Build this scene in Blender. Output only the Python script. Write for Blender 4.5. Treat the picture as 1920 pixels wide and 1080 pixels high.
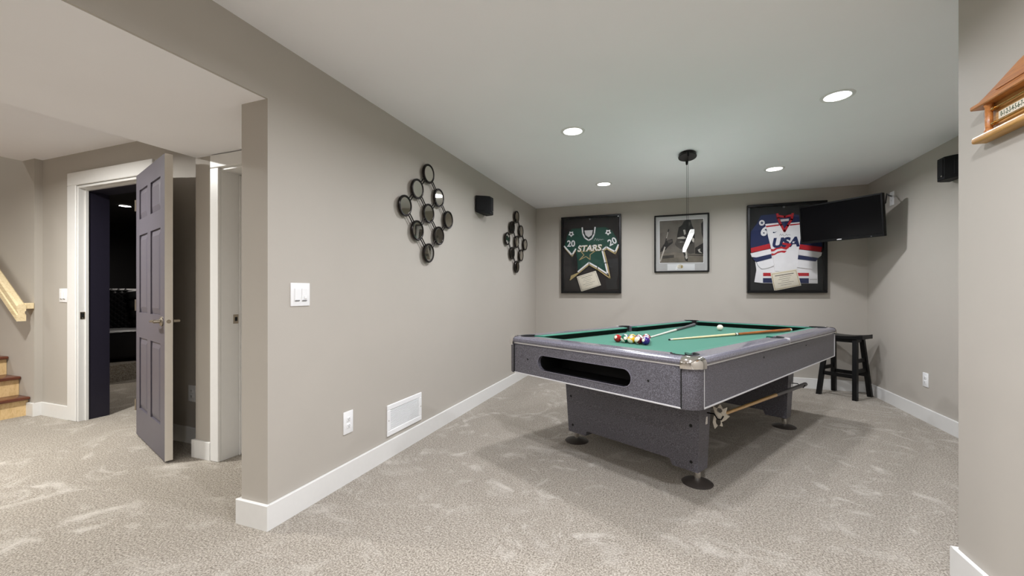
import bpy, bmesh, math, random
from mathutils import Vector, Matrix, Euler
random.seed(7)
PI = math.pi
S = bpy.context.scene
COL = S.collection
for o in list(bpy.data.objects):
    bpy.data.objects.remove(o)

# ------------------------------------------------------------------ camera, world, exposure
cam_d = bpy.data.cameras.new('camera'); cam = bpy.data.objects.new('camera', cam_d); COL.objects.link(cam)
cam.location = (0, 0, 1.152)
cam.rotation_euler = (PI/2, 0, math.radians(20.378))
cam_d.sensor_width = 36.0
cam_d.lens = 778.0/1920.0*36.0
cam_d.shift_y = 8.3/1920.0
cam_d.clip_start = 0.05
S.camera = cam
S.view_settings.view_transform = 'Standard'
S.view_settings.look = 'None'
S.view_settings.gamma = 1.0
S.view_settings.use_curve_mapping = False
S.view_settings.exposure = 0.34
world = bpy.data.worlds.new('world'); S.world = world; world.use_nodes = True
world.node_tree.nodes['Background'].inputs[0].default_value = (0.5, 0.48, 0.45, 1)
world.node_tree.nodes['Background'].inputs[1].default_value = 0.0
POT_W = 16.5            # watts of every recessed lamp in the games room
POT_C = (0.93, 0.945, 1.0)
REAR_FILL_W = 30.0           # added unseen fill lamps above and behind the viewer
HALL_W = 54.0           # the warmer lamps of the hall by the stairs
HALL_C = (1.0, 0.99, 0.96)

# ------------------------------------------------------------------ helpers: materials
def srgb(r, g, b):
    f = lambda c: (c/255/12.92) if c/255 <= 0.04045 else ((c/255+0.055)/1.055)**2.4
    return (f(r), f(g), f(b), 1.0)

class NT:
    def __init__(self, name):
        self.m = bpy.data.materials.new(name); self.m.use_nodes = True
        self.t = self.m.node_tree; self.b = self.t.nodes['Principled BSDF']
        self._co = None
    def n(self, typ, **kw):
        nd = self.t.nodes.new(typ)
        for k, v in kw.items():
            if k in nd.inputs.keys(): nd.inputs[k].default_value = v
            else: setattr(nd, k, v)
        return nd
    def l(self, a, b): self.t.links.new(a, b)
    def co(self, kind='Object'):
        if self._co is None: self._co = self.n('ShaderNodeTexCoord')
        return self._co.outputs[kind]
    def noise(self, scale, detail=2, rough=0.5, dist=0.0, vec=None):
        nd = self.n('ShaderNodeTexNoise', Scale=scale, Detail=detail, Roughness=rough, Distortion=dist)
        self.l(vec if vec is not None else self.co(), nd.inputs['Vector']); return nd.outputs['Fac']
    def ramp(self, fac, stops, interp='LINEAR'):
        nd = self.n('ShaderNodeValToRGB'); cr = nd.color_ramp; cr.interpolation = interp
        while len(cr.elements) < len(stops): cr.elements.new(0.5)
        for e, (p, c) in zip(cr.elements, stops):
            e.position = p; e.color = c if len(c) == 4 else (*c, 1)
        self.l(fac, nd.inputs['Fac']); return nd.outputs['Color']
    def mix(self, fac, a, b, mode='MIX'):
        nd = self.n('ShaderNodeMix', data_type='RGBA', blend_type=mode)
        for sock, v in ((nd.inputs[0], fac), (nd.inputs[6], a), (nd.inputs[7], b)):
            if hasattr(v, 'is_linked'): self.l(v, sock)
            else: sock.default_value = v
        return nd.outputs[2]
    def bump(self, h, strength=0.3, dist=0.002):
        nd = self.n('ShaderNodeBump', Strength=strength, Distance=dist)
        self.l(h, nd.inputs['Height']); self.l(nd.outputs['Normal'], self.b.inputs['Normal'])
    def base(self, c):
        if hasattr(c, 'is_linked'): self.l(c, self.b.inputs['Base Color'])
        else: self.b.inputs['Base Color'].default_value = c
    def set(self, rough=0.5, metal=0.0, spec=0.5, coat=0.0):
        self.b.inputs['Roughness'].default_value = rough
        self.b.inputs['Metallic'].default_value = metal
        self.b.inputs['Specular IOR Level'].default_value = spec
        self.b.inputs['Coat Weight'].default_value = coat

M = {}
def plain(key, c, rough=0.5, metal=0.0, spec=0.5, coat=0.0, var=0.06, scale=30, bump=0.0, bscale=200):
    t = NT(key)
    d = tuple(max(0, x*(1-var)) for x in c[:3]) + (1,); e = tuple(min(1, x*(1+var)) for x in c[:3]) + (1,)
    t.base(t.ramp(t.noise(scale, 3), [(0.3, d), (0.7, e)]))
    t.set(rough, metal, spec, coat)
    if bump: t.bump(t.noise(bscale, 2), bump, 0.001)
    M[key] = t.m; return t.m

plain('wall_paint', srgb(180, 174, 165), 0.62, spec=0.3, var=0.012, scale=3, bump=0.06, bscale=260)
plain('ceiling_paint', srgb(244, 243, 245), 0.8, spec=0.2, var=0.01, scale=2, bump=0.05, bscale=200)
plain('white_trim', srgb(226, 225, 222), 0.35, var=0.01)
plain('door_cream', srgb(214, 207, 196), 0.4, var=0.01)
plain('door_purple', srgb(86, 82, 91), 0.42, var=0.03, bump=0.05)
plain('navy_paint', srgb(30, 27, 42), 0.5, var=0.05)
plain('black_paint', srgb(14, 13, 16), 0.6, var=0.05)
plain('black_wood', srgb(9, 9, 10), 0.38, spec=0.3, var=0.1)
plain('black_plastic', srgb(12, 12, 13), 0.4, var=0.05)
plain('black_metal', srgb(22, 20, 20), 0.4, metal=0.6, var=0.05)
plain('rim_metal', srgb(38, 34, 32), 0.3, metal=0.8, var=0.1)
plain('chrome', srgb(225, 222, 218), 0.08, metal=1.0, var=0.01)
plain('nickel', srgb(170, 160, 145), 0.28, metal=1.0, var=0.02)
plain('brass', srgb(190, 150, 90), 0.25, metal=1.0, var=0.03)
plain('silver_strip', srgb(225, 224, 226), 0.3, metal=0.35, var=0.01)
plain('white_plastic', srgb(238, 238, 238), 0.35, var=0.01)
plain('grey_plastic', srgb(120, 120, 122), 0.4, var=0.02)
plain('slot_black', srgb(6, 6, 6), 0.7)
plain('screen', srgb(4, 4, 6), 0.2, spec=0.12, var=0.0)
plain('tv_plastic', srgb(7, 7, 8), 0.4, spec=0.2)
plain('speaker_black', srgb(7, 7, 8), 0.6, spec=0.2)
plain('mirror', srgb(205, 200, 190), 0.03, metal=1.0, var=0.0)
plain('leather', srgb(16, 15, 17), 0.5, spec=0.3, var=0.1, bump=0.2, bscale=120)
plain('paper', srgb(222, 214, 196), 0.7, var=0.02)
plain('ink', srgb(60, 55, 50), 0.8)
plain('mat_board', srgb(196, 194, 192), 0.8, var=0.01)
plain('cue_white', srgb(226, 222, 212), 0.3)
plain('cue_grey', srgb(92, 90, 92), 0.5, var=0.15, scale=120)
plain('cue_black', srgb(18, 17, 17), 0.4)
plain('jersey_green', srgb(22, 66, 54), 0.85, var=0.12, scale=40, bump=0.3, bscale=500)
plain('jersey_black', srgb(20, 20, 22), 0.9, var=0.15)
plain('jersey_white', srgb(226, 224, 224), 0.85, var=0.03, scale=15, bump=0.2, bscale=500)
plain('jersey_gold', srgb(176, 156, 108), 0.85)
plain('jersey_navy', srgb(27, 38, 78), 0.85, var=0.1)
plain('jersey_red', srgb(176, 30, 40), 0.85, var=0.06)
plain('backing_brown', srgb(34, 29, 28), 0.9, var=0.2, scale=8)
plain('backing_dark', srgb(30, 30, 31), 0.9, var=0.1)
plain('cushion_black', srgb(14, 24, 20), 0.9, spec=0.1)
plain('rubber', srgb(52, 46, 42), 0.55, var=0.08)

def wood(key, c1, c2, rough=0.4, scale=(2, 30, 30), coat=0.0):
    t = NT(key); mp = t.n('ShaderNodeMapping'); mp.inputs['Scale'].default_value = scale
    t.l(t.co(), mp.inputs['Vector'])
    a = t.noise(1.6, 5, 0.6, 0.6, vec=mp.outputs['Vector'])
    t.base(t.ramp(a, [(0.32, c1), (0.55, c2), (0.72, c1)])); t.set(rough, coat=coat)
    t.bump(a, 0.08, 0.001); M[key] = t.m
wood('pine', srgb(206, 172, 118), srgb(226, 196, 146), 0.45, (3, 30, 10))
wood('rail_pine', srgb(212, 190, 146), srgb(232, 214, 176), 0.4, (3, 40, 40))
wood('tread_wood', srgb(70, 36, 26), srgb(112, 62, 42), 0.25, (40, 3, 40))
wood('oak', srgb(146, 84, 38), srgb(188, 122, 62), 0.3, (4, 40, 60), 0.3)
wood('oak_light', srgb(166, 116, 58), srgb(204, 156, 88), 0.42, (4, 40, 60), 0.0)
wood('cue_shaft', srgb(218, 194, 140), srgb(236, 220, 176), 0.3, (3, 60, 60), 0.3)
wood('cue_brown', srgb(130, 66, 24), srgb(186, 108, 48), 0.25, (4, 60, 60), 0.4)
wood('cue_maple', srgb(182, 132, 66), srgb(214, 170, 102), 0.3, (3, 60, 60), 0.3)

# speckled grey laminate
def laminate(key, lo, mid, hi, rough, coat):
    t = NT(key); a = t.noise(210, 4, 0.8)
    t.base(t.ramp(a, [(0.30, lo), (0.5, mid), (0.66, hi)])); t.set(rough, coat=coat, spec=0.4); M[key] = t.m
laminate('laminate', srgb(50, 48, 52), srgb(88, 86, 92), srgb(134, 132, 142), 0.45, 0.0)
laminate('laminate_gloss', srgb(74, 72, 80), srgb(106, 104, 114), srgb(142, 140, 152), 0.22, 0.35)

# cloth
t = NT('cloth'); a = t.noise(420, 2); b_ = t.noise(3, 2)
t.base(t.mix(b_, t.ramp(a, [(0.3, srgb(28, 98, 80)), (0.7, srgb(40, 120, 98))]), srgb(36, 112, 92)))
t.set(0.95, spec=0.1); t.b.inputs['Sheen Weight'].default_value = 0.25; t.bump(a, 0.1, 0.0005); M['cloth'] = t.m

# carpet
t = NT('carpet')
fine = t.noise(125, 3, 0.8); mid_ = t.noise(48, 3, 0.7); patch = t.noise(1.15, 4, 0.62, 1.6); streak = t.noise(3.2, 4, 0.6, 2.2)
c = t.ramp(fine, [(0.34, srgb(58, 51, 42)), (0.47, srgb(143, 134, 121)), (0.60, srgb(208, 200, 188))])
c2 = t.ramp(mid_, [(0.3, srgb(122, 113, 101)), (0.7, srgb(180, 171, 158))])
c = t.mix(0.32, c, c2)
pm = t.ramp(patch, [(0.42, (0, 0, 0)), (0.60, (1, 1, 1))])
sm = t.ramp(streak, [(0.50, (0, 0, 0)), (0.68, (1, 1, 1))])
pa = t.n('ShaderNodeMath', operation='MULTIPLY'); t.l(pm, pa.inputs[0]); t.l(sm, pa.inputs[1])
pb = t.n('ShaderNodeMath', operation='MULTIPLY'); t.l(pa.outputs[0], pb.inputs[0]); pb.inputs[1].default_value = 0.6
c = t.mix(pb.outputs[0], c, srgb(214, 208, 199))
t.base(c); t.set(1.0, spec=0.05); t.b.inputs['Sheen Weight'].default_value = 0.15
hh = t.n('ShaderNodeMath', operation='ADD'); t.l(fine, hh.inputs[0]); t.l(mid_, hh.inputs[1])
t.bump(hh.outputs[0], 0.7, 0.012); M['carpet'] = t.m

def emit(key, c, s):
    t = NT(key); t.base((0.8, 0.8, 0.8, 1)); t.b.inputs['Emission Color'].default_value = c
    t.b.inputs['Emission Strength'].default_value = s; M[key] = t.m
emit('lamp_lens', (1, 0.97, 0.93, 1), 9.0)
emit('lamp_warm', (1, 0.9, 0.76, 1), 9.0)
emit('lamp_bar', (1, 0.98, 0.95, 1), 6.0)
emit('added_uplight', (1, 0.97, 0.94, 1), 10.0)  # upward glow added to the pendant to lift the ceiling
emit('lamp_small', (1, 0.95, 0.9, 1), 22.0)

# picture glass: mostly clear with a fresnel gloss
mg = bpy.data.materials.new('picture_glass'); mg.use_nodes = True; nt = mg.node_tree; nt.nodes.clear()
out = nt.nodes.new('ShaderNodeOutputMaterial'); mx = nt.nodes.new('ShaderNodeMixShader'); tr = nt.nodes.new('ShaderNodeBsdfTransparent')
gl = nt.nodes.new('ShaderNodeBsdfGlossy'); fr = nt.nodes.new('ShaderNodeFresnel'); fr.inputs[0].default_value = 1.3
gl.inputs['Roughness'].default_value = 0.02
nt.links.new(fr.outputs[0], mx.inputs[0]); nt.links.new(tr.outputs[0], mx.inputs[1]); nt.links.new(gl.outputs[0], mx.inputs[2]); nt.links.new(mx.outputs[0], out.inputs[0])
M['picture_glass'] = mg

# ------------------------------------------------------------------ helpers: geometry
def tag(o, label=None, cat=None, group=None, kind=None):
    if label: o['label'] = label
    if cat: o['category'] = cat
    if group: o['group'] = group
    if kind: o['kind'] = kind
    return o
def thing(name, label, cat, loc=(0, 0, 0), rz=0.0, group=None):
    o = bpy.data.objects.new(name, None); COL.objects.link(o); o.empty_display_size = 0.1
    o.location = loc; o.rotation_euler = (0, 0, rz); return tag(o, label, cat, group)
def link(name, me, mat, parent=None):
    o = bpy.data.objects.new(name, me); COL.objects.link(o)
    if mat is not None and not me.materials: me.materials.append(M[mat] if isinstance(mat, str) else mat)
    if parent is not None: o.parent = parent
    return o
def finish(bm, name, mat, parent=None, smooth=None):
    bmesh.ops.recalc_face_normals(bm, faces=bm.faces[:])
    me = bpy.data.meshes.new(name); bm.to_mesh(me); bm.free()
    if smooth is not None:
        me.shade_smooth(); me.set_sharp_from_angle(angle=math.radians(smooth))
    return link(name, me, mat, parent)
def add_box(bm, x0, x1, y0, y1, z0, z1, bev=0.0, seg=1, mtx=None):
    vs = [bm.verts.new((x, y, z)) for x in (x0, x1) for y in (y0, y1) for z in (z0, z1)]
    f = [(0, 1, 3, 2), (4, 6, 7, 5), (0, 4, 5, 1), (2, 3, 7, 6), (0, 2, 6, 4), (1, 5, 7, 3)]
    fs = [bm.faces.new([vs[i] for i in q]) for q in f]
    geo = vs
    if bev > 0:
        es = list({e for q in fs for e in q.edges})
        r = bmesh.ops.bevel(bm, geom=es, offset=bev, segments=seg, profile=0.5, affect='EDGES')
        geo = list({v for q in r['faces'] for v in q.verts} | {v for v in vs if v.is_valid})
    if mtx is not None:
        for v in geo: v.co = mtx @ v.co
    return geo
def box(name, x0, x1, y0, y1, z0, z1, mat, parent=None, bev=0.0, seg=1, mtx=None):
    bm = bmesh.new(); add_box(bm, x0, x1, y0, y1, z0, z1, bev, seg, mtx)
    return finish(bm, name, mat, parent, 35 if bev and seg > 1 else None)
def boxes(name, lst, mat, parent=None, bev=0.0):
    bm = bmesh.new()
    for b in lst: add_box(bm, *b, bev=bev)
    return finish(bm, name, mat, parent)
def add_prism(bm, pts, d0, d1, plane='XZ'):
    """polygon pts (a, b) extruded along the third axis from d0 to d1"""
    def P(a, b, d): return {'XZ': (a, d, b), 'XY': (a, b, d), 'YZ': (d, a, b)}[plane]
    A = [bm.verts.new(P(a, b, d0)) for a, b in pts]; B = [bm.verts.new(P(a, b, d1)) for a, b in pts]
    bm.faces.new(A); bm.faces.new(B[::-1]); n = len(pts)
    for i in range(n): bm.faces.new((A[i], B[i], B[(i+1) % n], A[(i+1) % n]))
def prism(name, pts, d0, d1, mat, parent=None, plane='XZ', smooth=None):
    bm = bmesh.new(); add_prism(bm, pts, d0, d1, plane); return finish(bm, name, mat, parent, smooth)
def add_tube(bm, pts, r, seg=8, radii=None):
    pts = [Vector(p) for p in pts]; rings = []
    up = None
    for i, p in enumerate(pts):
        t = ((pts[min(i+1, len(pts)-1)] - pts[max(i-1, 0)])).normalized()
        if up is None:
            a = Vector((0, 0, 1)) if abs(t.z) < 0.9 else Vector((1, 0, 0)); up = t.cross(a).normalized()
        u = (up - t*up.dot(t)).normalized(); up = u; v = t.cross(u)
        rr = radii[i] if radii else r
        rings.append([bm.verts.new(p + (u*math.cos(2*PI*k/seg) + v*math.sin(2*PI*k/seg))*rr) for k in range(seg)])
    for a, b in zip(rings, rings[1:]):
        for k in range(seg): bm.faces.new((a[k], a[(k+1) % seg], b[(k+1) % seg], b[k]))
    bm.faces.new(rings[0][::-1]); bm.faces.new(rings[-1])
def tube(name, pts, r, mat, parent=None, seg=8, radii=None):
    bm = bmesh.new(); add_tube(bm, pts, r, seg, radii); return finish(bm, name, mat, parent, 40)
def add_lathe(bm, prof, seg=24, c=(0, 0, 0), mtx=None, a0=0.0, a1=2*PI):
    full = abs(a1-a0-2*PI) < 1e-6; n = seg if full else seg+1; rings = []
    for k in range(n):
        a = a0+(a1-a0)*k/seg; ring = []
        for r, z in prof:
            p = Vector((c[0]+r*math.cos(a), c[1]+r*math.sin(a), c[2]+z))
            ring.append(bm.verts.new(mtx @ p if mtx is not None else p))
        rings.append(ring)
    for k in range(n if full else n-1):
        a, b = rings[k], rings[(k+1) % n]
        for i in range(len(prof)-1): bm.faces.new((a[i], b[i], b[i+1], a[i+1]))
    bmesh.ops.remove_doubles(bm, verts=bm.verts[:], dist=1e-6)
def lathe(name, prof, mat, parent=None, seg=24, c=(0, 0, 0), mtx=None, smooth=40):
    bm = bmesh.new(); add_lathe(bm, prof, seg, c, mtx); return finish(bm, name, mat, parent, smooth)
def add_torus(bm, R, r, c, axis='X', seg=28, ms=8):
    rings = []
    for i in range(seg):
        a = 2*PI*i/seg; ring = []
        for j in range(ms):
            b = 2*PI*j/ms; q = R+r*math.cos(b); w = r*math.sin(b)
            p = {'X': (w, q*math.cos(a), q*math.sin(a)), 'Z': (q*math.cos(a), q*math.sin(a), w), 'Y': (q*math.cos(a), w, q*math.sin(a))}[axis]
            ring.append(bm.verts.new((p[0]+c[0], p[1]+c[1], p[2]+c[2])))
        rings.append(ring)
    for i in range(seg):
        a, b = rings[i], rings[(i+1) % seg]
        for j in range(ms): bm.faces.new((a[j], a[(j+1) % ms], b[(j+1) % ms], b[j]))
def cut(o, cutters):
    """boolean difference, baked"""
    for c in cutters:
        md = o.modifiers.new('cut', 'BOOLEAN'); md.operation = 'DIFFERENCE'; md.solver = 'EXACT'; md.object = c
    dg = bpy.context.evaluated_depsgraph_get(); dg.update()
    me = bpy.data.meshes.new_from_object(o.evaluated_get(dg)); old = o.data
    o.modifiers.clear(); o.data = me; me.name = old.name
    for c in cutters: bpy.data.objects.remove(c)
    me.shade_smooth(); me.set_sharp_from_angle(angle=math.radians(35))
    return o
def text(name, s, size, mat, parent, mtx, ext=0.001, shear=0.0, width=1.0, bold=0.0):
    cu = bpy.data.curves.new(name, 'FONT'); cu.body = s; cu.size = size; cu.extrude = ext; cu.shear = shear
    cu.align_x = 'CENTER'; cu.align_y = 'CENTER'; cu.resolution_u = 3; cu.offset = bold
    tmp = bpy.data.objects.new('tmp', cu); COL.objects.link(tmp)
    dg = bpy.context.evaluated_depsgraph_get(); dg.update()
    me = bpy.data.meshes.new_from_object(tmp.evaluated_get(dg)); bpy.data.objects.remove(tmp)
    me.transform(mtx @ Matrix.Diagonal((width, 1, 1, 1))); me.materials.clear(); me.name = name
    return link(name, me, mat, parent)
def structure(o, label, cat): return tag(o, label, cat, kind='structure')

# ------------------------------------------------------------------ room dimensions
XL, XR, YB, H = -1.817, 2.18, 5.92, 2.40       # left wall face, right wall face, back wall face, ceiling
YP = 1.478                                      # free end of the left wall
XS, YS = 1.102, 2.189                           # stub wall on the right
ZS, XSO = 2.095, -3.09                          # soffit underside and its far edge
YD, YN = 2.13, 1.96                             # door wall, closet wall

structure(box('floor', -10, 3, -4.2, 7, -0.1, 0, 'carpet'), 'light beige speckled carpet across the whole basement', 'floor')
structure(boxes('ceiling', [(-1.83, XR+.15, -4.2, YB+.15, H, H+.1)], 'ceiling_paint'), 'smooth off-white ceiling above the pool table', 'ceiling')
structure(boxes('ceiling_hall', [(-5.73, XSO+.02, -4.2, YD+.02, H, H+.1), (-10, -5.73, -4.2, 1.0, H, H+.1)], 'ceiling_paint'), 'off-white ceiling over the hall by the stairs', 'ceiling')
structure(boxes('ceiling_soffit', [(XSO, -1.831, -4.2, YP, ZS, H+.05), (XSO, -1.996, YP, YN+.1, ZS, H+.05)], 'ceiling_paint'), 'low dropped soffit between hall and games room', 'ceiling')
structure(box('wall_back', -2.1, 2.4, YB, YB+.12, 0, H, 'wall_paint'), 'taupe back wall with the three framed pieces', 'wall')
structure(box('wall_right', XR, XR+.12, YS, YB, 0, H, 'wall_paint'), 'taupe right wall beside the stool and television', 'wall')
structure(box('wall_right_front', XS, XR+.12, -4.2, YS, 0, H, 'wall_paint'), 'pale taupe wall close by on the right with the wooden scoreboard', 'wall')
structure(boxes('wall_left', [(-1.995, XL, YP, YB, 0, H)], 'wall_paint'), 'long taupe left wall with mirrors and vent ending in a free edge', 'wall')
structure(box('wall_left_header', -1.83, XL, -4.2, YP, ZS+.0005, H, 'wall_paint'), 'taupe header above the open passage to the hall', 'wall')
structure(box('wall_behind', -10, 1.2, -4.3, -4.2, 0, H, 'wall_paint'), 'taupe wall behind the viewer', 'wall')
OX0, OX1, OZ = -4.925, -4.0, 2.10              # theatre door opening
structure(boxes('wall_door', [(-5.52, OX0, YD, 2.25, 0, H), (OX1, -1.995, YD, 2.25, 0, H), (OX0, OX1, YD, 2.25, OZ, H)], 'wall_paint'), 'taupe hall wall around the dark doorway', 'wall')
structure(boxes('wall_closet', [(-3.1, -2.93, YN, YD, 0, ZS), (-2.93, -1.995, YN, YD, 2.005, ZS)], 'wall_paint'), 'narrow taupe wall beside the white cased opening', 'wall')
structure(box('wall_stair', -10, -5.52, 2.075, 2.25, 0, 4.6, 'wall_paint'), 'taupe wall beside the stairs with the handrail', 'wall')
structure(boxes('wall_stairwell', [(-10.1, -10, -4.2, 2.2, 0, 4.6), (-10, -5.73, 0.95, 1.0, H+.1, 4.6), (-5.73, -5.68, 1.0, 2.1, H+.1, 4.6), (-10, -5.7, .95, 2.2, 4.6, 4.7)], 'wall_paint'), 'taupe walls enclosing the stairwell above', 'wall')
# theatre room beyond the doorway
structure(boxes('wall_theatre', [(-10, -4.935, 2.25, 2.31, 0, 2.5), (-3.99, -3.0, 2.25, 2.31, 0, 2.5), (-4.935, -3.99, 2.25, 2.31, OZ, 2.5),
    (-10.1, -10, 2.25, 6.6, 0, 2.5), (-3.0, -2.9, 2.25, 6.6, 0, 2.5), (-10, -2.9, 6.6, 6.7, 0, 2.5), (-10.1, -2.9, 2.25, 6.7, 2.5, 2.6)], 'black_paint'), 'near-black walls and ceiling of the home theatre room', 'wall')
structure(box('floor_platform', -9.9, -6.62, 2.4, 6.5, 0, 0.22, 'carpet'), 'carpeted seating platform in the dark theatre room', 'floor')

B = 0.018
def baseboard(name, runs, label):
    bm = bmesh.new()
    for (x0, x1, y0, y1) in runs:
        c = .003; lx = (x1-x0) > (y1-y0)
        pr = [(0, 0), (B, 0), (B, .122-c), (B-c*.4, .122-c*.3), (B-c, .122), (c, .122), (c*.4, .122-c*.3), (0, .122-c)]
        if lx: add_prism(bm, [(y0+a*(y1-y0)/B, z) for a, z in pr], x0, x1, 'YZ')
        else: add_prism(bm, [(x0+a*(x1-x0)/B, z) for a, z in pr], y0, y1, 'XZ')
    structure(finish(bm, name, 'white_trim'), label, 'baseboard')
baseboard('baseboard_left', [(XL, XL+B, YP, YB), (-1.995-B, XL+B, YP-B, YP), (-1.995-B, -1.995, YP, YN)], 'white baseboard along the long left wall')
baseboard('baseboard_back', [(XL+B, XR-B, YB-B, YB)], 'white baseboard along the back wall')
baseboard('baseboard_right', [(XR-B, XR, YS, YB)], 'white baseboard along the right wall behind the stool')
baseboard('baseboard_right_front', [(XS-B, XS, -4.2, YS), (XS-B, XR, YS, YS+B)], 'white baseboard at the bottom right corner')
baseboard('baseboard_hall', [(-5.62, -5.52+B, 2.075-B, 2.075), (-5.52, -5.52+B, 2.075, YD-B), (-5.52, -5.062, YD-B, YD), (-3.86, -3.1, YD-B, YD)], 'white baseboard beside the stairs and behind the open door')
baseboard('baseboard_closet', [(-3.1-B, -2.93, YN-B, YN), (-3.1-B, -3.1, YN, YD-B)], 'white baseboard on the narrow closet wall')

# door casings and jambs (trim)
bm = bmesh.new()
add_box(bm, -5.065, OX0-.008, YD-.02, YD, 0, OZ+.008, .004); add_box(bm, OX1+.008, -3.86, YD-.02, YD, 0, OZ+.008, .004)
add_box(bm, -5.065, -3.86, YD-.02, YD, OZ+.008, 2.225, .004)
structure(finish(bm, 'trim_1', 'white_trim'), 'white flat casing around the dark theatre doorway', 'door trim')
bm = bmesh.new()
add_box(bm, OX0-.001, OX0+.018, YD-.012, 2.185, 0, OZ, .002); add_box(bm, OX1-.018, OX1+.001, YD-.012, 2.185, 0, OZ, .002)
add_box(bm, OX0+.018, OX1-.018, YD-.012, 2.185, OZ-.018, OZ+.001, .002)
add_box(bm, OX0+.018, OX0+.030, 2.165, 2.185, 0, OZ-.018); add_box(bm, OX0+.03, OX1-.03, 2.165, 2.185, OZ-.03, OZ-.018)
structure(finish(bm, 'trim_2', 'white_trim'), 'white jamb lining the theatre doorway', 'door trim')
bm = bmesh.new()
add_box(bm, OX0-.001, OX0+.02, 2.186, 2.34, 0, OZ-.001); add_box(bm, OX1-.02, OX1, 2.186, 2.34, 0, OZ-.001); add_box(bm, OX0+.02, OX1-.02, 2.186, 2.34, OZ-.035, OZ-.001)
structure(finish(bm, 'trim_3', 'navy_paint'), 'dark navy inner reveal of the theatre doorway', 'door trim')
bm = bmesh.new()
add_box(bm, -2.925, -2.842, YN-.02, YN, 0, 2.0, .004); add_box(bm, -2.925, -1.999, YN-.02, YN, 2.0, ZS-.006, .004)
structure(finish(bm, 'trim_4', 'white_trim'), 'white casing of the opening beside the free wall end', 'door trim')
bm = bmesh.new()
add_box(bm, -2.929, -2.842, YN, 2.128, 0, 2.004, .002); add_box(bm, -2.842, -2.83, 2.085, 2.128, 0, 1.98, .002)
add_box(bm, -2.842, -1.996, YN, 2.128, 1.985, 2.004)
structure(finish(bm, 'trim_5', 'white_trim'), 'white jamb inside the opening beside the free wall end', 'door trim')
def strike(x, y, z, label):
    t = thing('strike_plate', label, 'strike plate', (x, y, z))
    box('plate', 0, .003, -.018, .018, -.032, .032, 'nickel', t, .001)
    box('latch_hole', .0025, .0045, -.008, .010, -.014, .014, 'slot_black', t)
    for s in (-1, 1): lathe('screw', [(0, .004), (.003, .004), (.004, .003)], 'nickel', t, 8, mtx=Matrix.Translation((0, 0, s*.024)) @ Matrix.Rotation(PI/2, 4, 'Y'))
strike(OX0+.018, 2.148, .945, 'metal strike plate on the theatre doorway jamb')
strike(-2.842, 2.062, .965, 'metal strike plate on the jamb beside the free wall end')

# ------------------------------------------------------------------ hinged six-panel door
P0 = Vector((-4.0, 2.079)); P1 = Vector((-3.157, 1.80)); dv = P1-P0; DW = dv.length; dang = math.atan2(dv.y, dv.x)
door = thing('door_1', 'open grey-purple six-panel door with cream edge and lever handle', 'door', (P0.x, P0.y, 0), dang)
door['kind'] = 'structure'
DZ0, DZ1, TH = .015, 2.088, .044                # local x along the leaf, local -y is the visible face
px = [.115, .385, .485, DW-.115]
pz = [(.24, .80), (.995, 1.60), (1.725, 1.955)]
cols = [(px[0], px[1]), (px[2], px[3])]
slab = box('door_slab', 0, DW, 0, TH, DZ0, DZ1, 'door_purple', door)
slab.data.materials.append(M['door_cream'])
cutters = []
for (a, b) in cols:
    for (z0, z1) in pz:
        cutters.append(box('cutter', a, b, -.02, .012, z0, z1, 'door_purple', door))
cut(slab, cutters)
for p in slab.data.polygons:
    if abs(p.normal.x) > .9 and (abs(p.center.x) < 1e-3 or abs(p.center.x-DW) < 1e-3): p.material_index = 1
    if p.normal.y > .9 and p.center.y > TH-1e-3: p.material_index = 1
for (a, b) in cols:
    for (z0, z1) in pz:
        bm = bmesh.new(); g = .004; w = .045
        o1 = [(a+g, z0+g), (b-g, z0+g), (b-g, z1-g), (a+g, z1-g)]; i1 = [(a+w, z0+w), (b-w, z0+w), (b-w, z1-w), (a+w, z1-w)]
        A = [bm.verts.new((x, .012, z)) for x, z in o1]; C = [bm.verts.new((x, .011, z)) for x, z in o1]; D = [bm.verts.new((x, .001, z)) for x, z in i1]
        bm.faces.new(A)
        for k in range(4):
            bm.faces.new((A[k], A[(k+1) % 4], C[(k+1) % 4], C[k])); bm.faces.new((C[k], C[(k+1) % 4], D[(k+1) % 4], D[k]))
        bm.faces.new(D); finish(bm, 'door_panel', 'door_purple', door)
for s in (-1, 1):
    y = 0 if s < 0 else TH
    h = lathe('door_handle', [(0, 0), (.033, 0), (.033, .006), (.026, .012), (.013, .016), (.012, .048), (.0, .05)], 'nickel', door, 20, mtx=Matrix.Translation((DW-.065, y, .955)) @ Matrix.Rotation(PI/2*(1 if s < 0 else -1), 4, 'X'))
    h['label'] = 'brushed metal lever handle'
    bm = bmesh.new(); yy = y+s*.043
    add_tube(bm, [(DW-.060, yy, .955), (DW-.085, yy, .957), (DW-.12, yy+s*.004, .956), (DW-.155, yy+s*.002, .952), (DW-.178, yy-s*.006, .950)], .009, 10, [.011, .011, .0095, .008, .006])
    finish(bm, 'lever', 'nickel', h, 40)
lathe('latch_bolt', [(0, .003), (.011, .003), (.013, 0)], 'nickel', door, 16, mtx=Matrix.Translation((DW, TH/2, .955)) @ Matrix.Rotation(PI/2, 4, 'Y'))
for z in (.25, 1.05, 1.85):
    tube('hinge', [(-.006, -.002, z-.045), (-.006, -.002, z+.045)], .007, 'nickel', door)

# closed white door inside the cased opening
d2 = thing('door_2', 'plain white door closed deep inside the cased opening', 'door', (-2.829, 2.09, 0)); d2['kind'] = 'structure'
box('door_slab', 0, .83, 0, .035, .01, 1.982, 'white_trim', d2, .002)

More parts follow.
